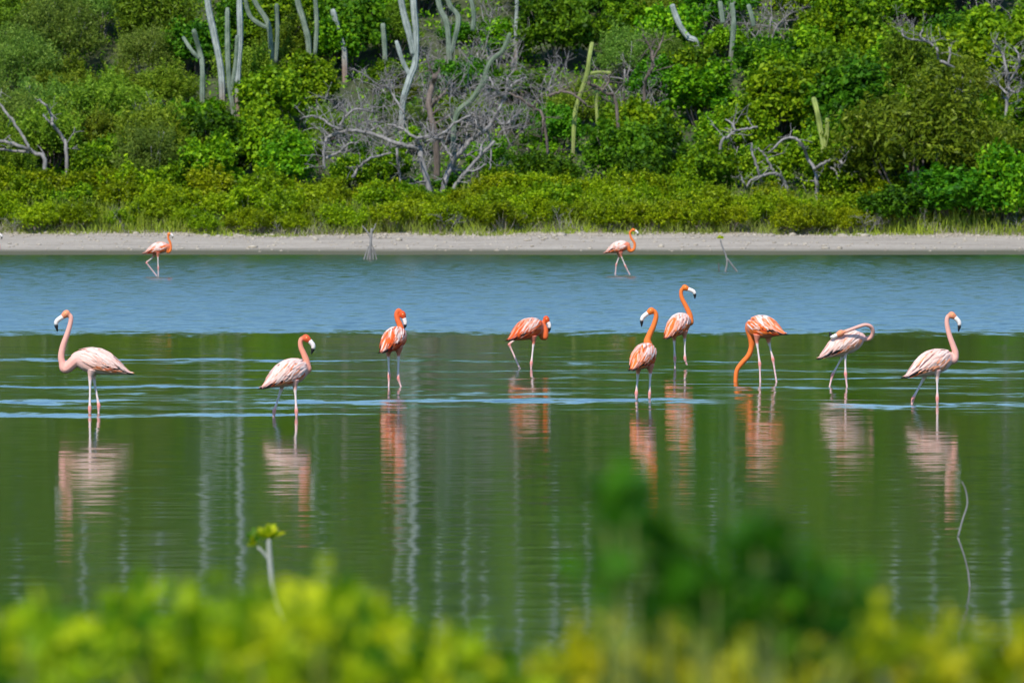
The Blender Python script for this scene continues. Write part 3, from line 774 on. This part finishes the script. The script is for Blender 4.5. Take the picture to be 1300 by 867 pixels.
dead_tree('dead_tree', 'leaning grey dead tree with forked trunk, right half of the bare tangle', 'tree', (562, 250), [
    (8, 6, [(564, 234), (572, 212), (582, 196), (588, 190)]),
    (6, 3, [(587, 192), (592, 184), (602, 175), (616, 166), (627, 152), (634, 138), (642, 122), (645, 99)]),
    (4, 2, [(628, 150), (640, 158), (652, 150), (664, 138)]),
    (4, 2, [(602, 175), (606, 160), (604, 148), (608, 130)]),
    (3.5, 2, [(640, 126), (628, 112), (622, 98)]),
    (3, 2, [(643, 115), (655, 104), (668, 98)]),
    (3, 1.5, [(618, 164), (622, 180), (623, 200), (622, 216)]),
], DW, 211, 3, 2)
dead_tree('dead_tree', 'thin slanting grey dead trunk low in the bare tangle', 'tree', (566, 252), [
    (5, 4, [(575, 240), (592, 218), (610, 198), (628, 180)]), (3, 2, [(592, 218), (605, 216), (617, 208)]), (3, 2, [(610, 198), (612, 185), (620, 172)])], DW, 209.8, 1.5, 3)
dead_tree('dead_tree', 'dark brown broken trunk standing inside the bare tangle', 'tree', (556, 235), [
    (9, 7, [(552, 168), (544, 134), (549, 108), (552, 97)]), (5, 3, [(545, 140), (556, 126), (566, 116)])], DB, 212.4, 1.5, 4)
dead_tree('dead_branch', 'bleached driftwood branch reaching up over the left shrubs', 'branch', (60, 232), [
    (6, 4.5, [(56, 203), (46, 196), (38, 190)]), (4, 3, [(38, 190), (25, 167), (12, 148), (0, 133), (-14, 118)]), (5, 4, [(40, 192), (25, 186), (10, 181), (-5, 179), (-20, 182)]),
    (4, 3, [(38, 194), (20, 192), (0, 190), (-15, 192)])], DW, 209.6, .6, 5)
dead_tree('dead_branch', 'short pale forked dead branch among olive shrubs on the left', 'branch', (86, 215), [
    (5, 4, [(84, 189), (81, 178), (73, 166), (66, 157)]), (4, 2.5, [(66, 157), (64, 143), (57, 133), (50, 127)]), (3, 2, [(67, 158), (60, 152), (55, 146)])], DW, 211.5, .6, 6)
dead_tree('dead_tree', 'twisted bare grey tree with curled arm beside the yellow-green ribbed cactus', 'tree', (1037, 262), [
    (6, 5, [(1037, 247), (1037, 230), (1035, 215)]), (4.5, 2.5, [(1035, 216), (1025, 200), (1018, 184), (1008, 175), (995, 177), (984, 187), (975, 195)]),
    (4, 3, [(1036, 215), (1044, 208), (1054, 204), (1064, 202), (1069, 207), (1066, 213), (1060, 209)]), (3, 2, [(1052, 212), (1060, 216), (1065, 229)])], DW, 209.8, .8, 7)
dead_tree('dead_tree', 'fan of bleached bare branches above shrubs left of the twisted tree', 'tree', (1000, 258), [
    (6, 4.5, [(998, 238), (992, 226), (985, 220)]), (4, 3, [(985, 220), (970, 223), (955, 228), (946, 240)]), (3.5, 2, [(982, 219), (976, 206), (970, 196), (962, 188)]),
    (4, 2.5, [(967, 233), (962, 216), (956, 197), (954, 182)]), (3.5, 2, [(948, 240), (944, 232), (940, 222)])], DW, 209.4, 1.2, 8)
dead_tree('dead_branch', 'pale slanting dead branch across the dark gap in right-hand scrub', 'branch', (905, 225), [
    (4, 3, [(915, 184), (924, 174), (934, 166), (948, 164), (962, 161)]), (3, 2, [(934, 166), (930, 158), (922, 152)])], DW, 212, 1.2, 9)
dead_tree('dead_tree', 'straight slender grey dead trunk with ragged crown at the right edge', 'tree', (1285, 215), [
    (5, 4, [(1284, 180), (1278, 142), (1281, 101)]), (4, 2.5, [(1281, 101), (1277, 85), (1272, 68), (1263, 54)]), (4, 2, [(1281, 104), (1290, 92), (1294, 75), (1288, 60)]),
    (3, 2, [(1278, 120), (1268, 108), (1262, 98)]), (3, 2, [(1280, 112), (1290, 118), (1298, 110)])], DW, 216, 4, 10)
dead_tree('dead_branch', 'hooked grey dead branch curling over crowns above the round olive bush', 'branch', (1236, 160), [
    (4, 4, [(1231, 124), (1220, 121), (1213, 115), (1211, 96)]), (4, 2.5, [(1212, 88), (1200, 80), (1192, 76), (1190, 64), (1182, 56), (1172, 52), (1160, 51), (1148, 47), (1145, 38)]), (3, 2, [(1176, 53), (1168, 46), (1172, 36)]), (3, 2, [(1204, 82), (1206, 70), (1205, 60)])], DW, 218, 1.2, 11)
dead_tree('dead_tree', 'brown crooked stem rising through the dark hollow right of the tangle', 'tree', (818, 165), [
    (5, 3.5, [(818, 122), (821, 100), (828, 85), (829, 65)]), (3, 2, [(828, 80), (836, 62), (842, 48)]), (3, 2, [(828, 70), (822, 54), (816, 44)])], DB, 216, 2, 12)
dead_tree('dead_branch', 'brown fallen branch lying through the hollow beneath the yellow-green cactus', 'branch', (790, 160), [
    (4.5, 4, [(782, 131), (770, 119), (757, 111), (748, 106)]), (3, 2, [(765, 115), (772, 105), (774, 95)])], DB, 213.2, 1.5, 13)
dead_tree('dead_branch', 'brown arching branch left of the yellow-green cactus in the hollow', 'branch', (700, 185), [
    (4, 3, [(690, 150), (678, 138), (662, 126), (646, 118)]), (4, 3, [(697, 122), (712, 117), (728, 120), (745, 134)]), (3, 2, [(690, 150), (688, 168), (687, 180)])], DB, 213, 2.5, 14)

# --- bare grey brush
ZONES = [(100, 'near the bleached driftwood branch'), (225, 'left of the forked cactus'), (320, 'around the tall pale cactus columns'), (420, 'near the curving two-armed cactus'),
         (500, 'by the arching tips of the dead tree'), (600, 'around the dead tree trunks'), (690, 'right of the dead tree tangle'), (790, 'around the yellow-green armed cactus'),
         (880, 'near the brown crooked stem'), (950, 'near the pale slanting dead branch'), (1010, 'near the fan of bleached branches'), (1080, 'around the ribbed two-spiked cactus'),
         (1250, 'around the large round olive bush'), (9999, 'near the slender grey dead trunk')]
def zname(px): return [n for lim, n in ZONES if px < lim][0]
def bare(label, px, py, sc, k, Y=None, group='bare grey brush', mark=False):
    Y = Y if Y is not None else ground_hit(px, py)
    b = P(px, py, Y); b[2] = gz(b[0], Y) - .03
    root = empty('bare_shrub', b, label, 'shrub', group)
    root.scale = (sc, sc, sc); root.rotation_euler = (0, 0, (px * 1.7) % 6.28)
    o = bpy.data.objects.new('branches', BARE[k % len(BARE)]); COL.objects.link(o); o.parent = root
    if mark:
        note(px, py - 30 * sc, Y); note(px - 12, py - 45 * sc, Y); note(px + 12, py - 45 * sc, Y)
for k, (px, py, sc) in enumerate([(500, 215, 1.1), (528, 190, 1.2), (560, 190, 1.3), (590, 200, 1.2), (615, 195, 1.2), (640, 190, 1.2), (470, 200, .9), (655, 160, 1.1), (600, 150, 1.1), (570, 140, 1.1), (545, 125, 1.1), (420, 225, .8), (440, 215, .9), (620, 235, .7), (665, 195, 1.1), (395, 195, .9), (405, 170, 1.0), (455, 180, 1.1), (485, 165, 1.1), (515, 160, 1.2), (535, 225, .8), (580, 165, 1.3), (625, 130, 1.2), (645, 215, .9), (605, 105, 1.1), (560, 95, 1.0), (635, 100, 1.1), (680, 215, .9), (500, 140, 1.1), (672, 125, 1.1)]):
    bare(('large ' if sc > 1.15 else ('small ' if sc < 1 else '')) + 'leafless grey shrub in the tangle ' + zname(px), px, py, sc, k, group='bare shrubs in the dead tangle', mark=True)
for k, (px, py, sc) in enumerate([(690, 150, 1.0), (715, 140, 1.1), (760, 150, 1.1), (790, 130, 1.2), (830, 150, 1.0), (805, 160, .9)]):
    bare('leafless shrub in the dark hollow around the yellow-green armed cactus', px, py, sc, k + 1, group='bare shrubs in the hollow', mark=True)
for k, (px, py, sc) in enumerate([(975, 60, 1.1), (1000, 50, 1.0), (1268, 50, 1.1), (1290, 140, 1.2), (1150, 70, 1.0), (905, 60, 1.0), (940, 70, 1.1), (985, 210, .8), (935, 215, .8), (600, 60, 1.1), (640, 60, 1.1), (170, 120, 1.0), (200, 175, .9), (230, 190, 1.0), (1180, 270, .5), (300, 60, 1.)]):
    bare('leafless grey twiggy shrub sunk among green crowns ' + zname(px), px, py, sc, k, mark=k < 12)

for k, px in enumerate([20, 95, 150, 190, 245, 330, 405, 470, 560, 640, 705, 770, 860, 930, 985, 1035, 1085, 1125, 1170, 1225, 1280]):
    bare('small leafless grey shrub at the beach edge ' + zname(px), px + (k * 37) % 17, 300, .36 + .12 * ((k * 13) % 7) / 7, k, Y=205.3 + .5 * ((k * 29) % 11) / 11, group='bare shrubs at the beach edge')
# --- leafy shrubs and trees
TR = np.array(TRACE)
def crown_box(x, y, zb, dims, sx, sz):
    cx, cyp = to_px((x, y, zb + dims[2] * .95 * sz))
    k = FPX / y
    return cx, cyp, dims[0] * sx * k * .95, dims[2] * sz * k * .98
def blocks(x, y, zb, dims, sx, sz):
    cx, cyp, rx, ry = crown_box(x, y, zb, dims, sx, sz)
    T = TR[TR[:, 2] > y - .6]
    if not len(T): return False
    return bool(((((T[:, 0] - cx) / rx) ** 2 + ((T[:, 1] - cyp) / ry) ** 2) < 1.0).any())
NAMES = {'yellow': 'yellow_green_shrub', 'bright': 'broadleaf_shrub', 'olive': 'small_leaved_tree', 'dark': 'dark_green_tree', 'dusty': 'feathery_tree'}
CATS = {'yellow': 'shrub', 'bright': 'shrub', 'olive': 'tree', 'dark': 'tree', 'dusty': 'tree'}
LOOK = {'yellow': 'yellow-green shrub', 'bright': 'bright green broad-leaved shrub', 'olive': 'olive small-leaved tree',
        'dark': 'dark green leafy tree', 'dusty': 'dusty grey-green tree'}
def zone(px, py, front):
    z = [n for lim, n in ZONES if px < lim][0]
    if front: return ['', 'in front row behind beach', 'in second row behind beach', 'in third row behind beach'][front] + ' ' + z
    return ('on lower slope ' if py > 140 else ('on middle slope ' if py > 55 else 'on upper slope ')) + z
SIZE = {'yellow': (20, 27), 'bright': (34, 48), 'olive': (34, 50), 'dark': (34, 50), 'dusty': (36, 50)}
def shrub(kind, k, x, y, sx, sz, label=None, group=None, front=0, rot=None, sink=.05):
    fol, st, dims = PR[kind][k % len(PR[kind])]
    z = float(gz(x, y)) - sink
    cx, cyp, rx, ry = crown_box(x, y, z, dims, sx, sz)
    root = empty(NAMES[kind], (x, y, z), label or (('small ' if ry < SIZE[kind][0] else ('large ' if ry > SIZE[kind][1] else '')) + LOOK[kind] + ' ' + zone(cx, cyp, front)), CATS[kind], group or (LOOK[kind] + 's ' + zone(cx, cyp, front)))
    root.scale = (sx, sx, sz)
    root.rotation_euler = (0, 0, rot if rot is not None else random.uniform(0, 6.28))
    for nm, me in (('foliage', fol), ('trunk', st)):
        o = bpy.data.objects.new(nm, me); COL.objects.link(o); o.parent = root
random.seed(4)
def kind_at(px, py):
    u = random.random()
    if px < 215 and py < 185:
        return 'dusty' if u < .55 else ('olive' if u < .85 else 'bright')
    if px < 330:
        return 'bright' if u < .42 else ('olive' if u < .72 else ('dark' if u < .9 else 'dusty'))
    if px < 480:
        return 'bright' if u < .75 else ('olive' if u < .9 else 'dark')
    if px < 840:
        return 'dark' if u < .42 else ('bright' if u < .75 else ('olive' if u < .9 else 'dusty'))
    if px < 1080:
        return 'bright' if u < .80 else ('dark' if u < .93 else 'olive')
    return 'bright' if u < .55 else ('dark' if u < .78 else 'olive')
# the large round olive bush and its neighbours, placed one by one
def placed(kind, k, px, py_base, wpx, hpx, label, rot=0, Y=None):
    Y = Y or ground_hit(px, py_base)
    d = PR[kind][k][2]
    shrub(kind, k, P(px, py_base, Y)[0], Y, wpx * .5 / (d[0] * FPX / Y) * .95, hpx / (1.95 * d[2] * FPX / Y), label, 'large single bushes near the shore', rot=rot)
placed('olive', 0, 1165, 262, 185, 165, 'large round olive bush with fine leaves, biggest crown on the slope', 1.0, 209.5)
placed('olive', 1, 1235, 262, 130, 120, 'smaller olive bush leaning on the right flank of the large round one', 2.2, 210.5)
placed('dark', 0, 1215, 296, 130, 80, 'dark green leafy bush under the large round olive bush', .3, 206.4)
placed('dark', 1, 1140, 297, 95, 60, 'dark green low bush at the left foot of the large round olive bush', 1.9, 206.2)
placed('bright', 1, 1275, 292, 90, 95, 'bright green leafy bush by the beach below the slender dead trunk', 2.9, 206.6)
# front band behind the beach
row = 0
for fr, yy, n, hs, jit in [(1, 205.9, 56, .70, .7), (2, 207.5, 46, .92, .6), (3, 209.4, 36, 1.1, .6)]:
    for i in range(n):
        x = -21 + 42 * (i + .5) / n + random.uniform(-.3, .3); y = yy + random.uniform(-jit, jit)
        px, _ = to_px((x, y, 1))
        if 1090 < px < 1320 and yy < 209: continue
        s = hs * random.uniform(.8, 1.2)
        u = random.random()
        kind = 'yellow' if (u < .86 or yy < 207) else 'bright'
        if kind == 'yellow': sx, sz = s * 1.12, s
        else: sx, sz = s * .62, s * .55
        z = float(gz(x, y))
        for t in range(4):
            if blocks(x, y, z, PR[kind][0][2], sx, sz): sz *= .78; sx *= .9
        shrub(kind, random.randint(0, 3), x, y, sx, sz, front=fr)
# the slope
cnt = {}
for ri, yy in enumerate([211.2, 213, 215, 217, 219.2, 221.5, 224, 226.5, 229, 231.8, 234.8]):
    n = int(23 - ri * .4)
    for i in range(n):
        x = -21 + 42 * (i + random.uniform(.1, .9)) / n; y = yy + random.uniform(-.9, .9)
        z = float(gz(x, y))
        s = random.uniform(.72, 1.18)
        cx, cyp = to_px((x, y, z + 1))
        kind = kind_at(cx, cyp)
        dims = PR[kind][0][2]
        if cyp < -75: continue
        ok = True; sx, sz = s, s * random.uniform(.9, 1.15)
        for t in range(5):
            if not blocks(x, y, z, dims, sx, sz): break
            sx *= .84; sz *= .8
        else: sx = max(sx, .42); sz = min(sz, .42)
        shrub(kind, random.randint(0, 5), x, y, sx, sz)
        cnt[kind] = cnt.get(kind, 0) + 1
print('slope shrubs', cnt)

# scrub that covers the rest of the hill, above and beside the picture
def hill_scrub():
    rs = np.random.RandomState(77); Vs = []; Fs = []; Ts = []; n0 = 0
    c = []; d = []
    for k in range(3000):
        x, y = rs.uniform(-75, 75), rs.uniform(206, 282)
        if abs(x) < 20.5 and y < 236.5: continue
        z = float(gz(x, y)); r = rs.uniform(.9, 1.9)
        q = rs.normal(size=(12, 3)); q /= np.linalg.norm(q, axis=1)[:, None]; q[:, 2] = np.abs(q[:, 2])
        c.append(np.array((x, y, z + r * .4)) + q * r * rs.uniform(.6, 1., (12, 1))); d.append(q)
    V, F, t = leaves(np.concatenate(c), np.concatenate(d), 7, .24, .42, .22, rs)
    return mesh('hill_scrub', V, F, False, {'tint': ('FLOAT', t)})
link('hill_scrub', hill_scrub(), M['leaf_bright'], label='unbroken green scrub covering the rest of the hillside', category='scrub', kind='stuff')
def undergrowth():
    rs = np.random.RandomState(78); n = 9000
    x = rs.uniform(-24, 24, n); y = rs.uniform(206.5, 240, n); z = gz(x, y)
    c = np.stack([x, y, z + rs.uniform(.02, .38, n)], 1)
    d = np.tile(np.array((0, -.3, .7)), (n, 1))
    V, F, t = leaves(c, d, 8, .10, .15, .07, rs, tvar=.3)
    return mesh('undergrowth', V, F, False, {'tint': ('FLOAT', t)})
link('undergrowth', undergrowth(), M['leaf_bright'], label='low green undergrowth carpeting the ground between the shrubs', category='undergrowth', kind='stuff')
# dry litter and stalks where the shrubs meet the beach
def dry_stalks():
    rs = np.random.RandomState(9); n = 9000
    x = rs.uniform(-22, 22, n); y = 205.2 + np.abs(rs.normal(size=n)) * .9 + .4 * np.sin(x * 1.3)
    z = gz(x, y); h = rs.uniform(.03, .26, n) * (1 + .5 * np.sin(x * .7)) * rs.uniform(.3, 1, n)
    a = rs.uniform(0, 6.28, n); wd = rs.uniform(.006, .014, n)
    tip = np.stack([x + rs.normal(size=n) * .16, y + rs.normal(size=n) * .1, z + h], 1)
    b1 = np.stack([x - np.cos(a) * wd, y - np.sin(a) * wd, z - .03], 1); b2 = np.stack([x + np.cos(a) * wd, y + np.sin(a) * wd, z - .03], 1)
    t2 = tip + np.stack([np.cos(a) * wd * .6, np.sin(a) * wd * .6, 0 * a], 1)
    V = np.stack([b1, b2, t2, tip], 1).reshape(-1, 3)
    return mesh('dry_stalks', V, np.arange(n * 4).reshape(n, 4), False)
link('dry_grass', dry_stalks(), M['dry_stem'], label='pale dry stalks and litter fringing the top of the beach', category='dry grass', kind='stuff')

def grass():
    rs = np.random.RandomState(29); n = 26000
    x = rs.uniform(-24, 24, n); y = 204.7 + rs.uniform(0, 1, n) ** 1.3 * 5.0 + .35 * np.sin(x * 1.1) + .2 * np.sin(x * 3.1)
    z = gz(x, y); h = rs.uniform(.18, .62, n) * (1 + .45 * np.sin(x * .8 + y)) * np.clip((y - 204.2) / 1.6, .25, 1)
    a = rs.uniform(0, 6.28, n); wd = rs.uniform(.007, .016, n)
    ln = rs.normal(size=(n, 2)) * .13
    b1 = np.stack([x - np.cos(a) * wd, y - np.sin(a) * wd, z - .03], 1); b2 = np.stack([x + np.cos(a) * wd, y + np.sin(a) * wd, z - .03], 1)
    m1 = np.stack([x - np.cos(a) * wd * .8 + ln[:, 0] * .35, y - np.sin(a) * wd * .8 + ln[:, 1] * .35, z + h * .6], 1); m2 = m1 + (b2 - b1) * .8
    t1 = np.stack([x + ln[:, 0], y + ln[:, 1], z + h], 1); t2 = t1 + (b2 - b1) * .25
    V = np.stack([b1, b2, m2, m1, t2, t1], 1).reshape(-1, 3)
    i = np.arange(n) * 6
    F = np.concatenate([np.stack([i, i + 1, i + 2, i + 3], 1), np.stack([i + 3, i + 2, i + 4, i + 5], 1)])
    t = np.clip(.45 + .2 * np.sin(x * .6 + 1) + rs.normal(size=n) * .22, 0, 1)
    return mesh('grass', V, F, False, {'tint': ('FLOAT', np.repeat(t, 6))})
link('grass', grass(), M['leaf_grass'], label='light yellow-green grass growing through the low shrub strip behind the beach', category='grass', kind='stuff')
def pebbles():
    rs = np.random.RandomState(19); V0, F0 = ico(1, 1); F0 = np.array(F0); n = 2600
    x = rs.uniform(-24, 24, n); y = np.where(rs.rand(n) < .7, 205.1 - np.abs(rs.normal(size=n)) * .9, rs.uniform(197.5, 205, n))
    r = rs.uniform(.012, .05, n) * np.where(rs.rand(n) < .06, 2., 1.)
    sc = np.stack([r * rs.uniform(.8, 1.9, n), r * rs.uniform(.8, 1.6, n), r * rs.uniform(.45, .9, n)], 1)
    V = V0[None] * (1 + rs.normal(size=(n, len(V0), 1)) * .12) * sc[:, None, :] + np.stack([x, y, gz(x, y) + r * .2], 1)[:, None, :]
    F = (F0[None] + (np.arange(n) * len(V0))[:, None, None]).reshape(-1, 3)
    return mesh('beach_pebbles', V.reshape(-1, 3), F, True)
link('beach_pebbles', pebbles(), M['dry_stem'], label='pale pebbles and clods scattered along the beach', category='pebbles', kind='stuff')

# ------------------------------------------------------------------ small plants standing in the water
def leaf_mesh(ll, lw):
    V = []; F = []
    q = np.linspace(0, 1, 7); pr = lw * .5 * np.sin(np.pi * q ** .8) ** .8
    for i in range(7):
        x = q[i] * ll; zb = -.18 * ll * q[i] ** 2
        V += [(x, -pr[i] - .0004, zb + pr[i] * .3), (x, 0, zb), (x, pr[i] + .0004, zb + pr[i] * .3)]
    for i in range(6):
        for j in range(2): F.append((i * 3 + j, i * 3 + j + 1, i * 3 + j + 4, i * 3 + j + 3))
    return mesh('leaf', V, F, True, {'tint': ('FLOAT', np.full(len(V), .82))})
LEAF = leaf_mesh(.052, .026); LEAF.materials.append(M['leaf_fore'])
LEAFD = leaf_mesh(.055, .03); LEAFD.materials.append(M['leaf_fore_dark'])
def place_leaf(root, loc, dv, me, s=1., roll=0.):
    o = bpy.data.objects.new('leaf', me); COL.objects.link(o); o.parent = root
    o.rotation_mode = 'QUATERNION'
    q = Vector([float(v) for v in dv]).to_track_quat('X', 'Z')
    from mathutils import Quaternion
    o.rotation_quaternion = q @ Quaternion((1, 0, 0), roll)
    o.location = [float(v) for v in loc]; o.scale = (s, s, s)
def stems_thing(name, label, cat, base_px, Y, stems, mat, down_to=-.3, group=None, seg=7):
    b = P(base_px[0], base_px[1], Y); b[2] = down_to
    root = empty(name, b, label, cat, group)
    for k, (w0, w1, pl, nm) in enumerate(stems):
        pts = [P(x, y, Y) - b for x, y in pl]
        if k == 0 or nm == 'prop_root': 
            d = pts[1] - pts[0]
            e = pts[0] - d / (abs(d[2]) + 1e-6) * max(0, pts[0][2]) * .95
            pts = [e] + pts
        sp = spline(pts, 5)
        mb = MB(); mb.tube(sp, np.linspace(w0, w1, len(sp)) * .5 * Y / FPX, seg)
        link(nm, mb.build(nm), mat, root)
    return root, b
rs = np.random.RandomState(3)
Y = 26.
root, b = stems_thing('mangrove_seedling', 'lone pale-stemmed seedling topped by a yellow-green leaf tuft', 'seedling', (400, 1000), Y,
    [(9.5, 6.5, [(378, 850), (365, 797), (352, 768), (345, 735), (342, 700), (341, 684)], 'stem'), (5, 3.5, [(343, 712), (335, 702), (327, 694)], 'twig')], M['pale_stem'])
for k in range(15):
    c = P(341 + rs.uniform(-4, 5), 683 + rs.uniform(-5, 4), Y + rs.uniform(-.02, .02)) - b
    a = R(100) * (k / 14 - .5) * 1.25
    place_leaf(root, c, (math.sin(a), rs.uniform(-.6, .6), math.cos(a) * .8 + .1), LEAF, rs.uniform(.9, 1.2), rs.uniform(-1, 1))
for k in range(8):
    c = P(325 + rs.uniform(-5, 3), 688 + rs.uniform(-6, 4), Y + rs.uniform(-.02, .02)) - b
    place_leaf(root, c, (rs.uniform(-1, .3), rs.uniform(-.5, .5), rs.uniform(.1, 1)), LEAFD if k < 5 else LEAF, .8, rs.uniform(-1, 1))
stems_thing('bent_twig', 'thin grey twig bowed into an arc out of calm water', 'twig', (1233, 745), water_d(745),
    [(2.4, 2.0, [(1231, 742), (1229, 725), (1224, 705), (1216, 682)], 'stem'), (2.2, 1.8, [(1216, 682), (1222, 660), (1228, 640), (1226, 622), (1221, 611)], 'twig')], M['deadwood'])
Y = water_d(329.5)
stems_thing('mangrove_stump', 'grey bare mangrove shoot on splayed prop roots in water off the beach', 'mangrove', (470, 329.5), Y,
    [(4, 3, [(470, 329), (470, 315), (471, 303), (472, 290)], 'stem'), (2.5, 1.5, [(471, 303), (466, 294), (460, 287)], 'branch'), (2, 1.2, [(471, 296), (475, 290), (477, 284)], 'branch'),
     (2, 1.6, [(462, 330), (466, 318), (470, 309)], 'prop_root'), (2, 1.6, [(478, 329), (475, 318), (471, 308)], 'prop_root'), (2, 1.6, [(474, 330), (473, 320), (470, 312)], 'prop_root'), (2, 1.6, [(466, 330), (468, 320), (470, 311)], 'prop_root')], M['deadwood'], -.3)
Y = water_d(345)
root, b = stems_thing('mangrove_seedling', 'thin seedling with one green tuft on forked roots off the beach', 'seedling', (925, 345), Y,
    [(2.5, 2, [(921, 345), (923, 335), (922, 326), (917, 313), (914.5, 304)], 'stem'), (2.4, 2, [(935, 344), (929, 336), (923, 328)], 'prop_root')], M['deadwood'], -.3)
for k in range(9):
    c = P(914.5, 303, Y) - b
    a = R(200) * (k / 8 - .5)
    place_leaf(root, c, (math.sin(a), rs.uniform(-.6, .6), math.cos(a) * .8 + .25), LEAF, 2.0, rs.uniform(-1, 1))
stems_thing('reed_stick', 'short thin stick poking from ruffled water beside the tufted seedling', 'stick', (913, 347), Y, [(1.6, 1.2, [(913, 346), (912.7, 340), (912.2, 334)], 'stem')], M['bark'], -.3)

# ------------------------------------------------------------------ bushes on the near bank, in front of the lens
TOP = [(-120, 790), (0, 775), (40, 770), (70, 790), (110, 765), (160, 790), (235, 752), (260, 775), (310, 770), (360, 785), (388, 742), (405, 760), (440, 752), (470, 785), (505, 765), (560, 795), (600, 810), (630, 850), (690, 850), (720, 815), (760, 800), (860, 800),
       (900, 770), (940, 785), (1000, 790), (1060, 800), (1090, 775), (1120, 790), (1155, 770), (1185, 800), (1225, 815), (1260, 835), (1290, 800), (1330, 765), (1450, 780)]
TX, TY_ = np.array([t[0] for t in TOP]), np.array([t[1] for t in TOP])
def fore_bush(label, x0, x1, d, tips, per, lmat, seed, ll=.032, lw=.018, name='bank_shrub', pts=None, pale=3, spread=.014, branch=None):
    rs = np.random.RandomState(seed)
    cx = P((x0 + x1) / 2, 860, d)[0]
    b = np.array((cx, d, float(gz(cx, d)) - .04))
    root = empty(name, b, label, 'shrub', 'shrubs on the near bank')
    T = []
    if pts is None:
        for k in range(tips):
            x = rs.uniform(x0, x1); y = np.interp(x, TX, TY_) + 32 + abs(rs.normal()) * 66 - 28 * (rs.rand() < .15) + 22 * math.sin(x * .05) * math.sin(x * .021 + 2)
            T.append(P(x, y, d + rs.uniform(-.55, .55)) - b)
    else:
        for x, y in pts: T.append(P(x, y, d + rs.uniform(-.12, .12)) - b)
    for k in range(tips // 2):            # the bush goes on below the picture
        T.append(np.array((rs.uniform(-1, 1) * (P(x1, 860, d)[0] - P(x0, 860, d)[0]) * .5, rs.uniform(-.4, .4), rs.uniform(.5, 1.2))))
    T = np.array(T)
    n = len(T) * per
    c = np.repeat(T, per, 0) + rs.normal(size=(n, 3)) * spread
    dv = rs.normal(size=(n, 3)); dv[:, 2] = np.abs(dv[:, 2]) * .9 + .25; dv /= np.linalg.norm(dv, axis=1)[:, None]
    sd_ = np.cross(dv, rs.normal(size=(n, 3))); sd_ /= np.linalg.norm(sd_, axis=1)[:, None]
    up = np.cross(sd_, dv); s = rs.uniform(.7, 1.25, (n, 1)); L_ = ll * s; w_ = lw * s * .5
    V = np.stack([c, c + dv * L_ * .45 + sd_ * w_ + up * w_ * .25, c + dv * L_, c + dv * L_ * .45 - sd_ * w_ + up * w_ * .25], 1).reshape(-1, 3)
    # two triangles folded along the midrib
    i0 = np.arange(n) * 4
    F = np.concatenate([np.stack([i0, i0 + 1, i0 + 2], 1), np.stack([i0, i0 + 2, i0 + 3], 1)])
    t = np.clip(.5 + np.repeat(rs.normal(size=len(T)) * .42, per) + rs.normal(size=n) * .2, 0, 1)
    link('foliage', mesh('foliage', V, F, False, {'tint': ('FLOAT', np.repeat(t, 4))}), lmat, root)
    mb = MB()
    for k, e in enumerate(T):
        a = np.array((rs.normal() * .05, rs.normal() * .05, 0))
        mid = a * .4 + e * .6; mid[0] += rs.normal() * .02; mid[2] = e[2] * .55
        mb.tube(spline([a, mid, e], 4), np.linspace(.0035, .0014, 9), 5)
    link('stems', mb.build('stems'), M['green_stem'], root)
    for k in range(pale):
        x = rs.uniform(x0, x1); y = np.interp(x, TX, TY_) + rs.uniform(15, 55)
        e = P(x, y, d) - b; e0 = P(x + rs.uniform(20, 60), y + 70, d + .05) - b
        a = np.array((e0[0] * .6, 0, 0))
        mb = MB(); mb.tube(spline([a, e0 * np.array((1, 1, .8)), e0, e], 5), np.linspace(.011, .004, 16), 7)
        link('bare_stem', mb.build('bare_stem'), M['pale_stem'], root)
    return root
LF, LD = M['leaf_fore'], M['leaf_fore_dark']
fore_bush('yellow-green leafy bank shrub below the lone seedling, blurred', -60, 330, 7.8, 122, 13, LF, 1)
fore_bush('yellow-green leafy bank shrub right of the seedling with a pale arched stem, blurred', 300, 640, 7.6, 113, 13, LF, 2, pale=5)
fore_bush('sparse yellow-green bank shrub between fuller shrubs, blurred', 640, 900, 8.0, 98, 13, LF, 3, pale=3)
fore_bush('yellow-green bank shrub with several bare pale stems showing, blurred', 880, 1340, 7.7, 131, 13, LF, 4, pale=8)
fore_bush('darker green bank shrub sending a leafy branch up over the water, blurred', 760, 1080, 6.6, 30, 13, LD, 5, ll=.032, lw=.017, pale=0, spread=.013,
          pts=[(772, 632), (790, 640), (800, 655), (808, 672), (822, 682), (838, 700), (846, 718), (858, 735), (872, 750), (885, 735), (905, 750), (925, 760), (945, 715), (962, 700), (978, 690), (985, 710),
               (970, 735), (995, 750), (1012, 765), (1040, 755), (1058, 765), (1075, 790), (845, 790), (880, 790), (915, 800), (950, 790), (985, 800), (1020, 810), (765, 738), (785, 742), (1050, 800)])
